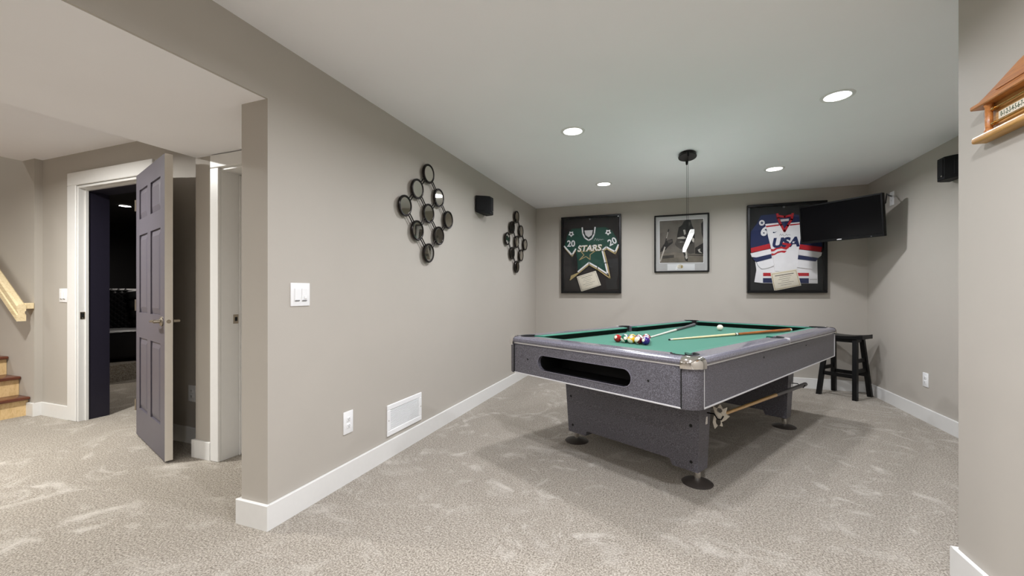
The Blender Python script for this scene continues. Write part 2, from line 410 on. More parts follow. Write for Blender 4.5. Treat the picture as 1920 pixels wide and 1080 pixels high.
# ------------------------------------------------------------------ stairs and handrail
stair = thing('staircase', 'wooden stairs with pine risers and dark treads at the left edge', 'stairs', (-5.63, 2.075, 0))
stair['kind'] = 'structure'
nose = [0.05, -.115, -.345]
while len(nose) < 12: nose.append(nose[-1]-.23)
for i, nx in enumerate(nose):
    rz = .178*(i+1)
    box('riser', nx-.055, nx-.04, -1.05, -.003, .178*i, rz-.028, 'pine', stair)
    nxt = nose[i+1] if i+1 < len(nose) else nx-.23
    box('tread', nxt-.06, nx, -1.06, -.002, rz-.028, rz, 'tread_wood', stair, .008, 2)
hr = thing('handrail', 'pale pine handrail with a wooden bracket on the stair wall', 'handrail', (-5.50, 1.985, .965))
sl = .74
bm = bmesh.new(); Ls = 3.0
prof = [(-.03, -.075), (.03, -.075), (.03, -.02), (.022, -.012), (.022, .012), (.03, .02), (.03, .062), (.018, .075), (-.018, .075), (-.03, .062), (-.03, .02), (-.022, .012), (-.022, -.012), (-.03, -.02)]
A = [bm.verts.new((0, y, z)) for y, z in prof]; D = [bm.verts.new((-Ls, y, z+Ls*sl)) for y, z in prof]
bm.faces.new(A); bm.faces.new(D[::-1])
for k in range(len(prof)): bm.faces.new((A[k], A[(k+1) % len(prof)], D[(k+1) % len(prof)], D[k]))
finish(bm, 'rail', 'rail_pine', hr)
for k in (0.06, 1.2, 2.4):
    box('bracket', -k-.03, -k+.05, .028, .087, k*sl-.01, k*sl+.045, 'rail_pine', hr, .004)

# ------------------------------------------------------------------ wall plates
def plate(name, label, cat, origin, face, w, h, build):
    """face: unit normal axis of the wall, local x runs along the wall, local z up, local -y out of the wall"""
    rz = {'-y': 0, '+x': PI/2, '-x': -PI/2}[face]
    t = thing(name, label, cat, origin, rz); box('cover_plate', -w/2, w/2, -.006, 0.0005, -h/2, h/2, 'white_plastic', t, .0025, 2)
    build(t); return t
def rockers(n, dim=None):
    def f(t):
        for k in range(n):
            x = (k-(n-1)/2)*.046
            box('rocker', x-.0165, x+.0165, -.0105, -.005, -.033, .033, 'white_plastic', t, .002)
            box('gap', x-.014, x+.014, -.0112, -.006, -.034, -.029, 'grey_plastic', t)
            if dim == k: box('dimmer_slide', x-.004, x+.012, -.015, -.0105, -.024, -.008, 'white_plastic', t, .002)
    return f
def outlet(t):
    for s in (-1, 1):
        f = box('socket', -.0165, .0165, -.009, -.005, s*.02-.0145, s*.02+.0145, 'white_plastic', t, .003, 2)
        for dx in (-.006, .006): box('slot', dx-.0012, dx+.0012, -.0095, -.0085, s*.02-.002, s*.02+.006, 'slot_black', f)
        box('ground_hole', -.002, .002, -.0095, -.0085, s*.02-.009, s*.02-.005, 'slot_black', f)
plate('light_switch', 'white double switch with dimmer near the free end of the left wall', 'light switch', (XL, 1.667, 1.141), '+x', .122, .122, rockers(2, 1))
plate('light_switch', 'white double switch between the stairs and the theatre doorway', 'light switch', (-5.166, YD, 1.125), '-y', .122, .125, rockers(2))
plate('wall_outlet', 'white power outlet low on the left wall beside the vent', 'outlet', (XL, 2.02, .362), '+x', .08, .135, outlet)
plate('wall_outlet', 'white power outlet low on the right wall by the stool', 'outlet', (XR, 4.77, .37), '-x', .085, .125, outlet)
plate('wall_outlet', 'white power outlet behind the open door in shadow', 'outlet', (-3.405, YD, .378), '-y', .08, .125, outlet)
tvo = plate('wall_outlet', 'white power outlet high on the right wall beside the television', 'outlet', (XR, 5.36, 2.118), '-x', .085, .14, outlet)

# floor-level air vent
v = thing('air_vent', 'white louvred return air vent above the left baseboard', 'vent', (XL, 2.607, .258), PI/2)
W2, H2 = .214, .108
bm = bmesh.new(); fw = .036
for b in ((-W2, W2, -.010, .0005, H2-fw, H2), (-W2, W2, -.010, .0005, -H2, -H2+fw), (-W2, -W2+fw, -.010, .0005, -H2+fw, H2-fw), (W2-fw, W2, -.010, .0005, -H2+fw, H2-fw)): add_box(bm, *b, bev=.003)
finish(bm, 'frame', 'white_plastic', v)
box('backing', -W2+fw, W2-fw, -.002, 0.0005, -H2+fw, H2-fw, 'ink', v)
sm_ = None
for k in range(16):
    z = -H2+fw+.0045+k*(2*H2-2*fw-.009)/15
    if sm_ is None:
        s0 = box('slat', -W2+fw, W2-fw, -.008, -.0015, -.0020, .0020, 'white_plastic', v); sm_ = s0.data
        for q in sm_.vertices:
            if q.co.y < -.005: q.co.z -= .0022
        s0.location.z = z
    else: link('slat', sm_, None, v).location = (0, 0, z)
for s in (-1, 1): lathe('screw', [(0, .002), (.003, .002), (.004, 0)], 'nickel', v, 8, mtx=Matrix.Translation((s*(W2-.014), -.010, 0)) @ Matrix.Rotation(PI/2, 4, 'X'))

# ------------------------------------------------------------------ circle mirrors on the left wall
def mirror_grid(y0, z0, sx, label):
    t = thing('circle_mirror_cluster', label, 'wall mirror', (XL, y0, z0)); t['group'] = 'clusters of nine round mirrors'
    st = .159; R = .066
    pos = {(i, j): ((i-j)*sx, (1-(i+j)/2)*2*st - 0) for i in range(3) for j in range(3)}
    pos = {k: (p[0], (2-(k[0]+k[1]))*st) for k, p in pos.items()}
    rim = disc = None
    for k, (y, z) in pos.items():
        if disc is None:
            bm = bmesh.new(); add_lathe(bm, [(0, .004), (R-.007, .004), (R-.001, .002), (R-.001, -.006), (0, -.006)], 28, mtx=Matrix.Rotation(PI/2, 4, 'Y'))
            d = finish(bm, 'mirror_disc', 'mirror', t, 4); disc = d.data
            bm = bmesh.new()
            add_lathe(bm, [(R-.004, -.008), (R-.004, .005), (R, .008), (R+.008, .008), (R+.012, .004), (R+.012, -.008), (R-.004, -.008)], 28, mtx=Matrix.Rotation(PI/2, 4, 'Y'))
            r = finish(bm, 'rim', 'rim_metal', d, 40); rim = r.data
        else:
            d = link('mirror_disc', disc, None, t); r = link('rim', rim, None, d)
        d.location = (.030, y, z)
        d.rotation_euler = (0, .035+random.uniform(-.012, .012), random.uniform(-.02, .02))
    for (i, j) in pos:
        for q in ((i+1, j), (i, j+1)):
            if q in pos:
                a = Vector((0, *pos[(i, j)])); b = Vector((0, *pos[q])); u = (b-a).normalized(); n = Vector((0, -u.z, u.y))
                for s in (-.011, .011):
                    p0 = a+u*(R+.008)+n*s; p1 = b-u*(R+.008)+n*s
                    tube('rod', [(.028, p0.y, p0.z), (.028, p1.y, p1.z)], .0045, 'rim_metal', t, 6)
    for (i, j) in ((0, 0), (2, 2), (0, 2), (2, 0)):
        y, z = pos[(i, j)]; tube('standoff', [(0, y, z), (.026, y, z)], .01, 'rim_metal', t, 8)
mirror_grid(2.89, 1.786, .160, 'nearer and larger-looking cluster of nine linked round mirrors on the left wall')
mirror_grid(4.985, 1.797, .167, 'farther cluster of nine linked round mirrors beside the back corner')

# ------------------------------------------------------------------ wall speakers
def speaker(loc, rz, label):
    t = thing('wall_speaker', label, 'speaker', loc, rz); t['group'] = 'black surround speakers'
    # local y along the wall, +x out of the wall
    pl = [(.012, -.135), (.10, -.075), (.135, -.045), (.135, .045), (.10, .075), (.012, .135)]
    bm = bmesh.new(); A = [bm.verts.new((x, y, .088)) for x, y in pl]; D = [bm.verts.new((x, y, -.078-.10*x)) for x, y in pl]
    bm.faces.new(A); bm.faces.new(D[::-1]); n = len(pl)
    for k in range(n): bm.faces.new((A[k], D[k], D[(k+1) % n], A[(k+1) % n]))
    bmesh.ops.bevel(bm, geom=bm.edges[:], offset=.004, segments=1, affect='EDGES')
    finish(bm, 'cabinet', 'speaker_black', t)
    box('wall_bracket', -.0005, .02, -.04, .04, -.05, .05, 'black_metal', t, .003)
    for s in (-1, 1):
        mt = Matrix.Translation((.0582, s*.1062, .004)) @ Matrix.Rotation(s*math.atan2(.088, .06)+0, 4, 'Z')
        box('grille', -.002, .004, -.042, .042, -.066, .07, 'speaker_black', t, .002, mtx=mt)
    box('grille', .133, .139, -.036, .036, -.066, .072, 'speaker_black', t, .002)
    lathe('badge', [(0, .002), (.006, .002), (.007, 0)], 'chrome', t, 10, mtx=Matrix.Translation((.139, .02, -.06)) @ Matrix.Rotation(PI/2, 4, 'Y'))
speaker((XL, 3.93, 2.045), 0, 'black wedge-shaped speaker on the left wall between the mirror clusters')
speaker((XR, 4.28, 2.13), PI, 'black speaker on the right wall half hidden by the near wall')

# ------------------------------------------------------------------ recessed lights
def pot(x, y, label, watts, colr, lens='lamp_lens', z=H, r=.075, group='recessed ceiling lights', radius=.07):
    t = thing('recessed_light', label, 'ceiling light', (x, y, z), 0, group)
    lathe('trim_ring', [(r-.004, .0), (r-.004, -.004), (r+.004, -.007), (r+.016, -.004), (r+.018, .0005)], 'white_trim' if lens != 'lamp_small' else 'black_paint', t, 28)
    lathe('lens', [(0, -.004), (r*.7, -.0035), (r-.003, -.001), (r-.003, .0005)], lens, t, 28)
    if watts:
        ld = bpy.data.lights.new('lamp', 'AREA'); ld.shape = 'DISK'; ld.size = radius*2; ld.energy = watts; ld.color = colr; ld.spread = math.radians(165)
        lo = bpy.data.objects.new('lamp', ld); COL.objects.link(lo); lo.parent = t; lo.location = (0, 0, -.012)
pot(-.677, 3.175, 'recessed ceiling light nearest the first mirror cluster', POT_W, POT_C)
pot(1.02, 3.19, 'recessed ceiling light at the upper right, nearest the scoreboard', POT_W, POT_C)
pot(-.673, 4.847, 'recessed ceiling light in front of the green framed jersey', POT_W, POT_C)
pot(1.024, 4.849, 'recessed ceiling light in front of the white framed jersey', POT_W, POT_C)
pot(-.3, 1.5, 'added fill light in the ceiling by the passage, out of view', 21, POT_C)  # unseen lamp, added to brighten the near right wall
pot(.36, .75, 'added fill light in the ceiling above the viewer', REAR_FILL_W, POT_C)  # unseen lamp, added to raise the light around the viewer
pot(.42, -1.3, 'added fill light in the ceiling behind the viewer on the right', REAR_FILL_W, POT_C)  # unseen lamp, added for bounce onto the near ceiling
pot(-.677, -2.6, 'added fill light in the ceiling far behind the viewer on the left', 20, POT_C)  # unseen lamp, added to lift the general light level
pot(-2.45, -.4, 'added fill light in the low soffit beside the viewer', 6, HALL_C, 'lamp_warm', z=ZS)  # unseen soffit lamp, added to brighten the carpet on the left
pot(-2.45, -2.2, 'added fill light in the low soffit behind the viewer', 10, HALL_C, 'lamp_warm', z=ZS)  # unseen soffit lamp farther back, added as fill
pot(-4.15, 1.05, 'warm recessed light in the hall ceiling before the open door', HALL_W, HALL_C, 'lamp_warm')
pot(-4.5, -1.0, 'added warm fill light in the hall ceiling level with the viewer', 26, HALL_C, 'lamp_warm')  # unseen hall lamp, added to brighten the hall carpet
pot(-4.5, -2.8, 'added warm fill light in the hall ceiling at the far end', 20, HALL_C, 'lamp_warm')  # unseen hall lamp at the far end, added as fill
pot(-7.0, -.4, 'added warm fill light in the hall ceiling near the stairs', 22, HALL_C, 'lamp_warm')  # unseen hall lamp, added as fill on the stair side
pot(-7.6, 1.5, 'unseen warm light high over the stairwell', 30, HALL_C, 'lamp_warm', z=4.6)  # unseen lamp that lights the stairwell
pot(-7.9, 3.96, 'small bright light in the black theatre ceiling', 22, (1, .93, .85), 'lamp_small', z=2.5-.002)

pot(-5.4, 3.6, 'added dim fill light in the black theatre ceiling out of view', 9, (1, .93, .85), 'lamp_small', z=2.5-.002)  # unseen lamp, added to light the recliner front and theatre carpet
# linear pendant over the table
pd = thing('linear_pendant', 'slim glowing bar pendant hung on thin cables over the pool table', 'pendant light', (.18, 4.06, H))
lathe('canopy', [(0, -.03), (.06, -.031), (.098, -.03), (.10, -.024), (.094, -.02), (.094, .0005)], 'black_metal', pd, 28, mtx=Matrix.Diagonal((.78, 1.28, 1, 1)))
for s in (-1, 1):
    lathe('cable_gland', [(0, -.062), (.008, -.06), (.011, -.03), (.011, -.02)], 'black_metal', pd, 12, c=(0, s*.128, 0))
    tube('cable', [(0, s*.128, -.06), (0, s*.128, -.79)], .0016, 'black_metal', pd, 6)
bm = bmesh.new(); add_box(bm, -.013, .013, -.74, .74, -.805, -.789, .003)
bar = finish(bm, 'lamp_bar', 'nickel', pd)
box('diffuser', -.012, .012, -.738, .738, -.815, -.804, 'lamp_bar', pd, .003)
box('added_top_glow', -.012, .012, -.735, .735, -.790, -.784, 'added_uplight', pd)  # added emitter on top of the bar, brightens the ceiling
for s in (-1, 1): box('end_cap', -.014, .014, s*.74-.003, s*.74+.003, -.816, -.784, 'white_plastic', pd)

# ------------------------------------------------------------------ pool table
TA = math.radians(61.26); TC = (.1825, 3.7333, 0)
tb = thing('pool_table', 'grey speckled pool table with green cloth and chrome corner caps', 'pool table', TC, TA)
LX, WY = 1.378, .704                            # outer half sizes at the trim line
CR = .075                                       # corner radius
Z0, Z1 = .577, .787                             # apron
ZT, ZC = .832, .785                             # rail top, cloth
PK = [(sx*(LX-.118), sy*(WY-.118)) for sx in (-1, 1) for sy in (-1, 1)]
SPK = [(0, sy*(WY-.088)) for sy in (-1, 1)]
def cyl_cutter(x, y, r, z0=.5, z1=1.0, seg=32):
    bm = bmesh.new(); add_prism(bm, [(x+r*math.cos(2*PI*k/seg), y+r*math.sin(2*PI*k/seg)) for k in range(seg)], z0, z1, 'XY'); return finish(bm, 'cutter', 'slot_black', tb)
# bed
bed = box('cloth_bed', -LX+.06, LX-.06, -WY+.06, WY-.06, ZC-.03, ZC, 'cloth', tb)
cut(bed, [cyl_cutter(x, y, .058) for x, y in PK]+[cyl_cutter(x, y, .052) for x, y in SPK])
# apron panels
pn = box('apron_panel', -LX, -LX+.02, -WY+CR-.002, WY-CR+.002, Z0, Z1, 'laminate', tb)
st_ = []
for k in range(17): a = -PI/2+PI*k/16; st_.append((.335+.049*math.cos(a), .677+.049*math.sin(a)))
for k in range(17): a = PI/2+PI*k/16; st_.append((-.292+.049*math.cos(a), .677+.049*math.sin(a)))
bm = bmesh.new(); add_prism(bm, st_, -LX-.05, -LX+.06, 'YZ'); cut(pn, [finish(bm, 'cutter', 'slot_black', tb)])
# slot edging
bm = bmesh.new(); n = len(st_); cy, cz = .0215, .677
def grow(p, g):
    x = p[0]; cx_ = .335 if x > .335 else (-.292 if x < -.292 else x)
    d = Vector((p[0]-cx_, p[1]-cz)); d.normalize(); return (p[0]+d.x*g, p[1]+d.y*g)
o_ = [grow(p, .006) for p in st_]
for d_ in ((-LX-.002, ),):
    A = [bm.verts.new((-LX-.0025, *p)) for p in st_]; D = [bm.verts.new((-LX-.0025, *p)) for p in o_]; E2 = [bm.verts.new((-LX+.01, *p)) for p in o_]; G = [bm.verts.new((-LX+.022, *p)) for p in st_]
    for k in range(n):
        q = (k+1) % n
        bm.faces.new((A[k], A[q], D[q], D[k])); bm.faces.new((D[k], D[q], E2[q], E2[k])); bm.faces.new((A[k], G[k], G[q], A[q]))
finish(bm, 'slot_edging', 'laminate_gloss', tb, 40)
bm = bmesh.new()                                 # ball return tray behind the slot
for b in ((-LX+.02, -LX+.25, -.36, .40, .600, .612), (-LX+.24, -LX+.25, -.36, .40, .61, .75), (-LX+.02, -LX+.25, -.36, -.35, .61, .75), (-LX+.02, -LX+.25, .39, .40, .61, .75), (-LX+.02, -LX+.25, -.36, .40, .742, .752)): add_box(bm, *b)
finish(bm, 'ball_return_tray', 'slot_black', tb)
box('apron_panel', LX-.02, LX, -WY+CR-.002, WY-CR+.002, Z0, Z1, 'laminate', tb)
for s in (-1, 1):
    y0, y1 = sorted((s*WY, s*(WY-.02))); box('apron_panel', -LX+CR-.002, LX-CR+.002, y0, y1, Z0, Z1, 'laminate', tb)
# inner underside frame that closes the body
box('slate_frame', -LX+.26, LX-.03, -WY+.03, WY-.03, Z0+.02, ZC-.031, 'black_paint', tb)
# trim strips
for z0, z1, nm in ((Z1-.002, Z1+.007, 'trim_strip'), (Z0-.004, Z0+.004, 'bottom_strip')):
    for s in (-1, 1):
        box(nm, s*LX-.004, s*LX+.004, -WY+CR, WY-CR, z0, z1, 'silver_strip', tb, .001)
        box(nm, -LX+CR, LX-CR, s*WY-.004, s*WY+.004, z0, z1, 'silver_strip', tb, .001)
# corner posts and chrome caps
def quarter(name, prof, sx, sy, mat):
    a0 = {(1, 1): 0, (-1, 1): PI/2, (-1, -1): PI, (1, -1): 1.5*PI}[(sx, sy)]
    bm = bmesh.new(); add_lathe(bm, prof, 12, (sx*(LX-CR), sy*(WY-CR), 0), None, a0, a0+PI/2); return finish(bm, name, mat, tb, 40)
RAILP = [(0, Z1+.006), (-.010, Z1+.010), (-.014, Z1+.020), (-.010, Z1+.033), (.002, Z1+.042), (.016, ZT)]
for sx in (-1, 1):
    for sy in (-1, 1):
        quarter('corner_post', [(.03, Z0-.004), (CR+.002, Z0-.004), (CR+.005, Z0+.002), (CR+.005, Z1-.006), (.03, Z1-.006)], sx, sy, 'laminate')
        quarter('corner_cap', [(.02, Z1-.012), (CR+.012, Z1-.014), (CR+.017, Z1-.010), (CR+.018, Z1+.006), (CR+.017, Z1+.020), (CR+.012, Z1+.034), (CR+.002, Z1+.043), (CR-.012, ZT+.003), (CR-.034, ZT+.003), (CR-.036, ZT-.004)], sx, sy, 'chrome')
        for e in ((sx*(LX-CR), sy*(WY+.001), 0), (sx*(LX+.001), sy*(WY-CR), 1)):
            x, y, k = e
            if k == 0: box('corner_strip', x-.006, x+.001, y-.005, y+.005, Z0, Z1-.01, 'silver_strip', tb, .001); box('corner_gap', x+sx*.003-.003, x+sx*.003+.003, y-.0045, y+.0045, Z0, Z1-.012, 'slot_black', tb)
            else: box('corner_gap', x-.005, x+.003, y-.004, y+.002, Z0, Z1-.012, 'slot_black', tb)
# rails: (o inward, z) profile swept along each side
prof = RAILP+[(.112, ZT), (.112, ZC-.01), (0, ZC-.01)]
def rail(p0, p1, out, cutters):
    """straight rail from p0 to p1 (2d), out = outward unit vector"""
    bm = bmesh.new(); A = [bm.verts.new((p0[0]-out[0]*o, p0[1]-out[1]*o, z)) for o, z in prof]; D = [bm.verts.new((p1[0]-out[0]*o, p1[1]-out[1]*o, z)) for o, z in prof]
    bm.faces.new(A); bm.faces.new(D[::-1]); n = len(prof)
    for k in range(n): bm.faces.new((A[k], A[(k+1) % n], D[(k+1) % n], D[k]))
    cut(finish(bm, 'rail', 'laminate_gloss', tb), [cyl_cutter(*c) for c in cutters])
def cushion(p0, p1, out, c0, c1):
    """green cushion, its nose shortened by c0 / c1 at the ends"""
    pr = [(.110, ZT-.002), (.135, ZT-.002), (.160, ZC+.043), (.165, ZC+.040), (.163, ZC+.037), (.110, ZC+.030)]
    d = Vector((p1[0]-p0[0], p1[1]-p0[1])).normalized(); bm = bmesh.new()
    def ring(p, sgn, cc): return [bm.verts.new((p[0]-out[0]*o+sgn*d.x*cc*(o-.11)/.055, p[1]-out[1]*o+sgn*d.y*cc*(o-.11)/.055, z)) for o, z in pr]
    A = ring(p0, 1, c0); D = ring(p1, -1, c1); bm.faces.new(A); bm.faces.new(D[::-1]); n = len(pr)
    for k in range(n): bm.faces.new((A[k], A[(k+1) % n], D[(k+1) % n], D[k]))
    cu = finish(bm, 'cushion', 'cloth', tb)
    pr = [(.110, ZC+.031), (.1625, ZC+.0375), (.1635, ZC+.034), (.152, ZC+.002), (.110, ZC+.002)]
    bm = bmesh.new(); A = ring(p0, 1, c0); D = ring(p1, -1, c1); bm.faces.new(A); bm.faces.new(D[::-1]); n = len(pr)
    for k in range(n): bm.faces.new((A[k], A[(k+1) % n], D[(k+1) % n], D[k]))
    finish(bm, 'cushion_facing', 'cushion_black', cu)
for sx in (-1, 1):
    rail((sx*LX, -WY+CR), (sx*LX, WY-CR), (sx, 0), [(x, y, .066) for x, y in PK if x*sx > 0])
    cushion((sx*LX, -WY+.165), (sx*LX, WY-.165), (sx, 0), .045, .045)
for sy in (-1, 1):
    for sx in (-1, 1):
        e0, e1 = (sx*(LX-CR), sy*WY), (sx*.004, sy*WY)
        rail(e0, e1, (0, sy), [(x, y, .066) for x, y in PK if x*sx > 0 and y*sy > 0]+[(0, sy*(WY-.088), .060)])
        cushion((sx*(LX-.165), sy*WY), (sx*.066, sy*WY), (0, sy), .045, .018)
    box('rail_joint', -.0045, .0045, *sorted((sy*(WY+.0125), sy*(WY-.03))), Z1+.006, ZT+.001, 'silver_strip', tb, .002, 1)
# pocket liners
def liner(x, y, r):
    lathe('pocket_liner', [(0, .66), (r-.004, .66), (r-.003, ZT-.003), (r, ZT+.002), (r+.006, ZT+.003), (r+.007, ZT-.004), (r+.003, .65), (0, .65)], 'slot_black', tb, 32, c=(x, y, 0))
def half_liner(x, y, r, ang, span, rr=.007):
    """black pocket rim arc standing on the rail, plus the cup below"""
    bm = bmesh.new(); n_ = 20; ring = []
    for k in range(n_+1):
        a = ang-span/2+span*k/n_; c_, s_ = math.cos(a), math.sin(a)
        ring.append([bm.verts.new((x+q*c_, y+q*s_, z)) for q, z in ((r-.006, ZC-.09), (r-.006, ZT), (r-.002, ZT+.004), (r+.004, ZT+.004), (r+.006, ZT), (r+.0055, ZC-.09))])
    for A, D in zip(ring, ring[1:]):
        for k in range(6): bm.faces.new((A[k], A[(k+1) % 6], D[(k+1) % 6], D[k]))
    bm.faces.new(ring[0]); bm.faces.new(ring[-1][::-1])
    p = finish(bm, 'pocket_liner', 'slot_black', tb, 40)
    lathe('pocket_cup', [(0, ZC-.12), (r-.02, ZC-.12), (r-.008, ZC-.09), (r-.008, ZC-.031), (r-.004, ZC-.031), (r-.004, ZC-.09), (r-.016, ZC-.125), (0, ZC-.125)], 'slot_black', p, 24, c=(x, y, 0))
for x, y in PK: half_liner(x, y, .066, math.atan2(y, x/abs(x)*abs(y)), 1.32*PI)
for x, y in SPK: half_liner(x, y, .060, math.copysign(PI/2, y), PI*1.02)
# screws on the apron
def screw(x, y, z, ax):
    m = Matrix.Translation((x, y, z)) @ (Matrix.Rotation(-PI/2, 4, 'Y') if ax == 'x' else Matrix.Rotation(PI/2, 4, 'X'))
    lathe('apron_screw', [(0, .001), (.0055, .002), (.007, 0)], 'slot_black', tb, 10, mtx=m)
for y in (.488, -.446): screw(-LX, y, .684, 'x')
for x in (-.471, .43): screw(x, -WY, .746, 'y')
# leg panels, levelling feet
for (xo, xi, tp, nm) in ((-.952, -.795, -1, 0), (.825, .672, 1, 1)):
    pts = [(.525, Z0), (.502, .084), (.342, .084), (.325, .122), (-.325, .122), (-.342, .084), (-.502, .084), (-.525, Z0)]
    bm = bmesh.new()
    fo = lambda z: xo-tp*0.022*(1-(z-.084)/(Z0-.084)); fi = lambda z: xi+tp*.012*(1-(z-.084)/(Z0-.084))
    A = [bm.verts.new((fo(z), y, z)) for y, z in pts]; D = [bm.verts.new((fi(z), y, z)) for y, z in pts]
    bm.faces.new(A); bm.faces.new(D[::-1])
    for k in range(len(pts)): bm.faces.new((A[k], D[k], D[(k+1) % len(pts)], A[(k+1) % len(pts)]))
    lp = finish(bm, 'leg_panel', 'laminate', tb)
    for y, z in ((.47, .36), (.46, .14), (-.465, .36), (-.462, .14)):
        m = Matrix.Translation((fo(z), y, z)) @ Matrix.Rotation(tp*PI/2, 4, 'Y')
        lathe('bolt_cover', [(0, .002), (.008, .002), (.010, 0)], 'slot_black', lp, 12, mtx=m)
    for sy in (-1, 1):
        fx = -.872 if tp < 0 else .735
        f = lathe('levelling_foot', [(0, 0), (.088, 0), (.090, .004), (.082, .010), (.045, .020), (.020, .024), (0, .024)], 'rubber', tb, 32, c=(fx, sy*.472, 0))
        lathe('stem', [(0, .02), (.019, .022), (.019, .072), (.012, .074), (.012, .087), (0, .088)], 'chrome', f, 20, c=(fx, sy*.472, 0))
box('stretcher_beam', -.80, .68, -.10, .10, .46, Z0+.018, 'black_paint', tb)
# hooks for the bridge stick on the right side
for fx, fz in ((-.845, .41), (.78, .355)):
    hp = box('hook_plate', fx-.012, fx+.012, -.517, -.5, fz-.05, fz+.03, 'chrome', tb, .002)
    tube('hook', [(fx, -.514, fz+.02), (fx, -.56, fz+.022), (fx, -.578, fz-.004), (fx, -.60, fz-.004), (fx, -.612, fz+.02)], .004, 'black_metal', hp, 8)

TM = Matrix.Translation(TC) @ Matrix.Rotation(TA, 4, 'Z')
def on_table(x, y, z): return TM @ Vector((x, y, z))

# ------------------------------------------------------------------ balls
def ball_mat(key, c, stripe):
    t = NT(key); sep = t.n('ShaderNodeSeparateXYZ'); t.l(t.co(), sep.inputs[0])
    white = srgb(236, 228, 208)
    ab = t.n('ShaderNodeMath', operation='ABSOLUTE'); t.l(sep.outputs['Z'], ab.inputs[0])
    gt = t.n('ShaderNodeMath', operation='GREATER_THAN'); t.l(ab.outputs[0], gt.inputs[0]); gt.inputs[1].default_value = .0165 if stripe else 9
    ax = t.n('ShaderNodeMath', operation='ABSOLUTE'); t.l(sep.outputs['X'], ax.inputs[0])
    g2 = t.n('ShaderNodeMath', operation='GREATER_THAN'); t.l(ax.outputs[0], g2.inputs[0]); g2.inputs[1].default_value = .0258
    mxn = t.n('ShaderNodeMath', operation='MAXIMUM'); t.l(gt.outputs[0], mxn.inputs[0]); t.l(g2.outputs[0], mxn.inputs[1])
    t.base(t.mix(mxn.outputs[0], c, white)); t.set(.06, coat=.5); return t.m
BC = {1: (226, 170, 20), 2: (24, 44, 140), 3: (160, 22, 26), 4: (50, 24, 110), 5: (214, 92, 26), 6: (16, 92, 66), 7: (92, 20, 28), 8: (14, 13, 14)}
CN = {1: 'yellow', 2: 'blue', 3: 'red', 4: 'purple', 5: 'orange', 6: 'green', 7: 'maroon', 8: 'black'}
rack = [[3, 14, 9, 15, 4], [10, 8, 12, 11], [1, 13, 2], [6, 5], [7]]
RB = .0286
bmb = bmesh.new(); bmesh.ops.create_uvsphere(bmb, u_segments=32, v_segments=20, radius=RB)
ball_me = bpy.data.meshes.new('pool_ball'); bmb.to_mesh(ball_me); bmb.free(); ball_me.shade_smooth()
rowname = ['front row of the rack', 'second row of the rack', 'third row of the rack', 'fourth row of the rack', 'far tip of the rack']
def make_ball(x, y, mat, rot, label, group):
    me = ball_me.copy(); o = link('pool_ball', me, mat); o.location = on_table(x, y, ZC+RB+.0006); o.rotation_euler = rot; tag(o, label, 'pool ball', group); return o
fixed = {3: (1.9, .4, 1.0), 14: (.9, .3, 1.9), 9: (.5, .9, 1.5), 15: (.1, 1.0, -2.2), 4: (1.2, .3, .9)}
for i, row in enumerate(rack):
    for j, nb in enumerate(row):
        base = nb if nb < 9 else nb-8
        m = ball_mat('ball_%d' % nb, srgb(*BC[base]), nb > 8)
        y = .053+((len(row)-1)/2-j)*.0575; x = -.768+i*.0498
        kind = ('%s-striped white pool ball' if nb > 8 else 'solid %s pool ball') % CN[base]
        side = {1: 'at', 2: ('at the left of', 'at the right of'), 3: ('at the left of', 'in the middle of', 'at the right of')}.get(len(row), None)
        place = 'in the ' + rowname[i] if i < 4 else 'at the ' + rowname[i]
        make_ball(x, y, m, fixed.get(nb, (random.uniform(0, 3), random.uniform(0, 3), random.uniform(0, 3))), kind+' '+place, 'racked pool balls')
wm = plain('cue_ball', srgb(238, 232, 214), .06, coat=.5, var=.01)
make_ball(.752, .068, wm, (0, 0, 0), 'plain white cue ball alone near the far end of the table', 'loose cue ball')

# ------------------------------------------------------------------ cues
def cue(label, p0, p1, segs, joint):
    """segs: list of (t0, t1, r0, r1, material, part name) along the stick"""
    a, b = on_table(*p0), on_table(*p1); d = b-a; L = d.length
    t = thing('pool_cue', label, 'pool cue', a); t['group'] = 'pool cues lying on the cloth'
    q = d.to_track_quat('X', 'Z'); t.rotation_euler = q.to_euler()
    for t0, t1, r0, r1, m, nm in segs: tube(nm, [(t0*L, 0, 0), (t1*L, 0, 0)], r0, m, t, 14, [r0, r1])
cue('pool cue with white shaft and grey butt lying behind the racked balls', (-.345, .158, ZC+.0065), (1.13, .492, ZC+.016),
    [(0, .008, .006, .0062, 'cue_black', 'tip'), (.008, .02, .0064, .0065, 'cue_white', 'ferrule'), (.02, .5, .0064, .0105, 'cue_white', 'shaft'), (.5, .505, .0112, .0112, 'cue_black', 'joint'), (.505, .985, .0108, .0152, 'cue_grey', 'butt'), (.985, 1, .0152, .0135, 'cue_black', 'bumper')], .5)
cue('pool cue with pale shaft and orange-brown wooden butt across the cloth', (-.385, -.025, ZC+.0065), (1.105, -.42, ZC+.0205),
    [(0, .008, .006, .0062, 'cue_black', 'tip'), (.008, .025, .0064, .0066, 'cue_white', 'ferrule'), (.025, .49, .0066, .0108, 'cue_shaft', 'shaft'), (.49, .497, .0115, .0115, 'cue_black', 'joint_ring'), (.497, .512, .0115, .0115, 'cue_white', 'joint'), (.512, .518, .0115, .0115, 'cue_black', 'joint_ring'), (.518, .985, .011, .0155, 'cue_brown', 'butt'), (.985, 1, .0155, .014, 'cue_white', 'bumper')], .5)
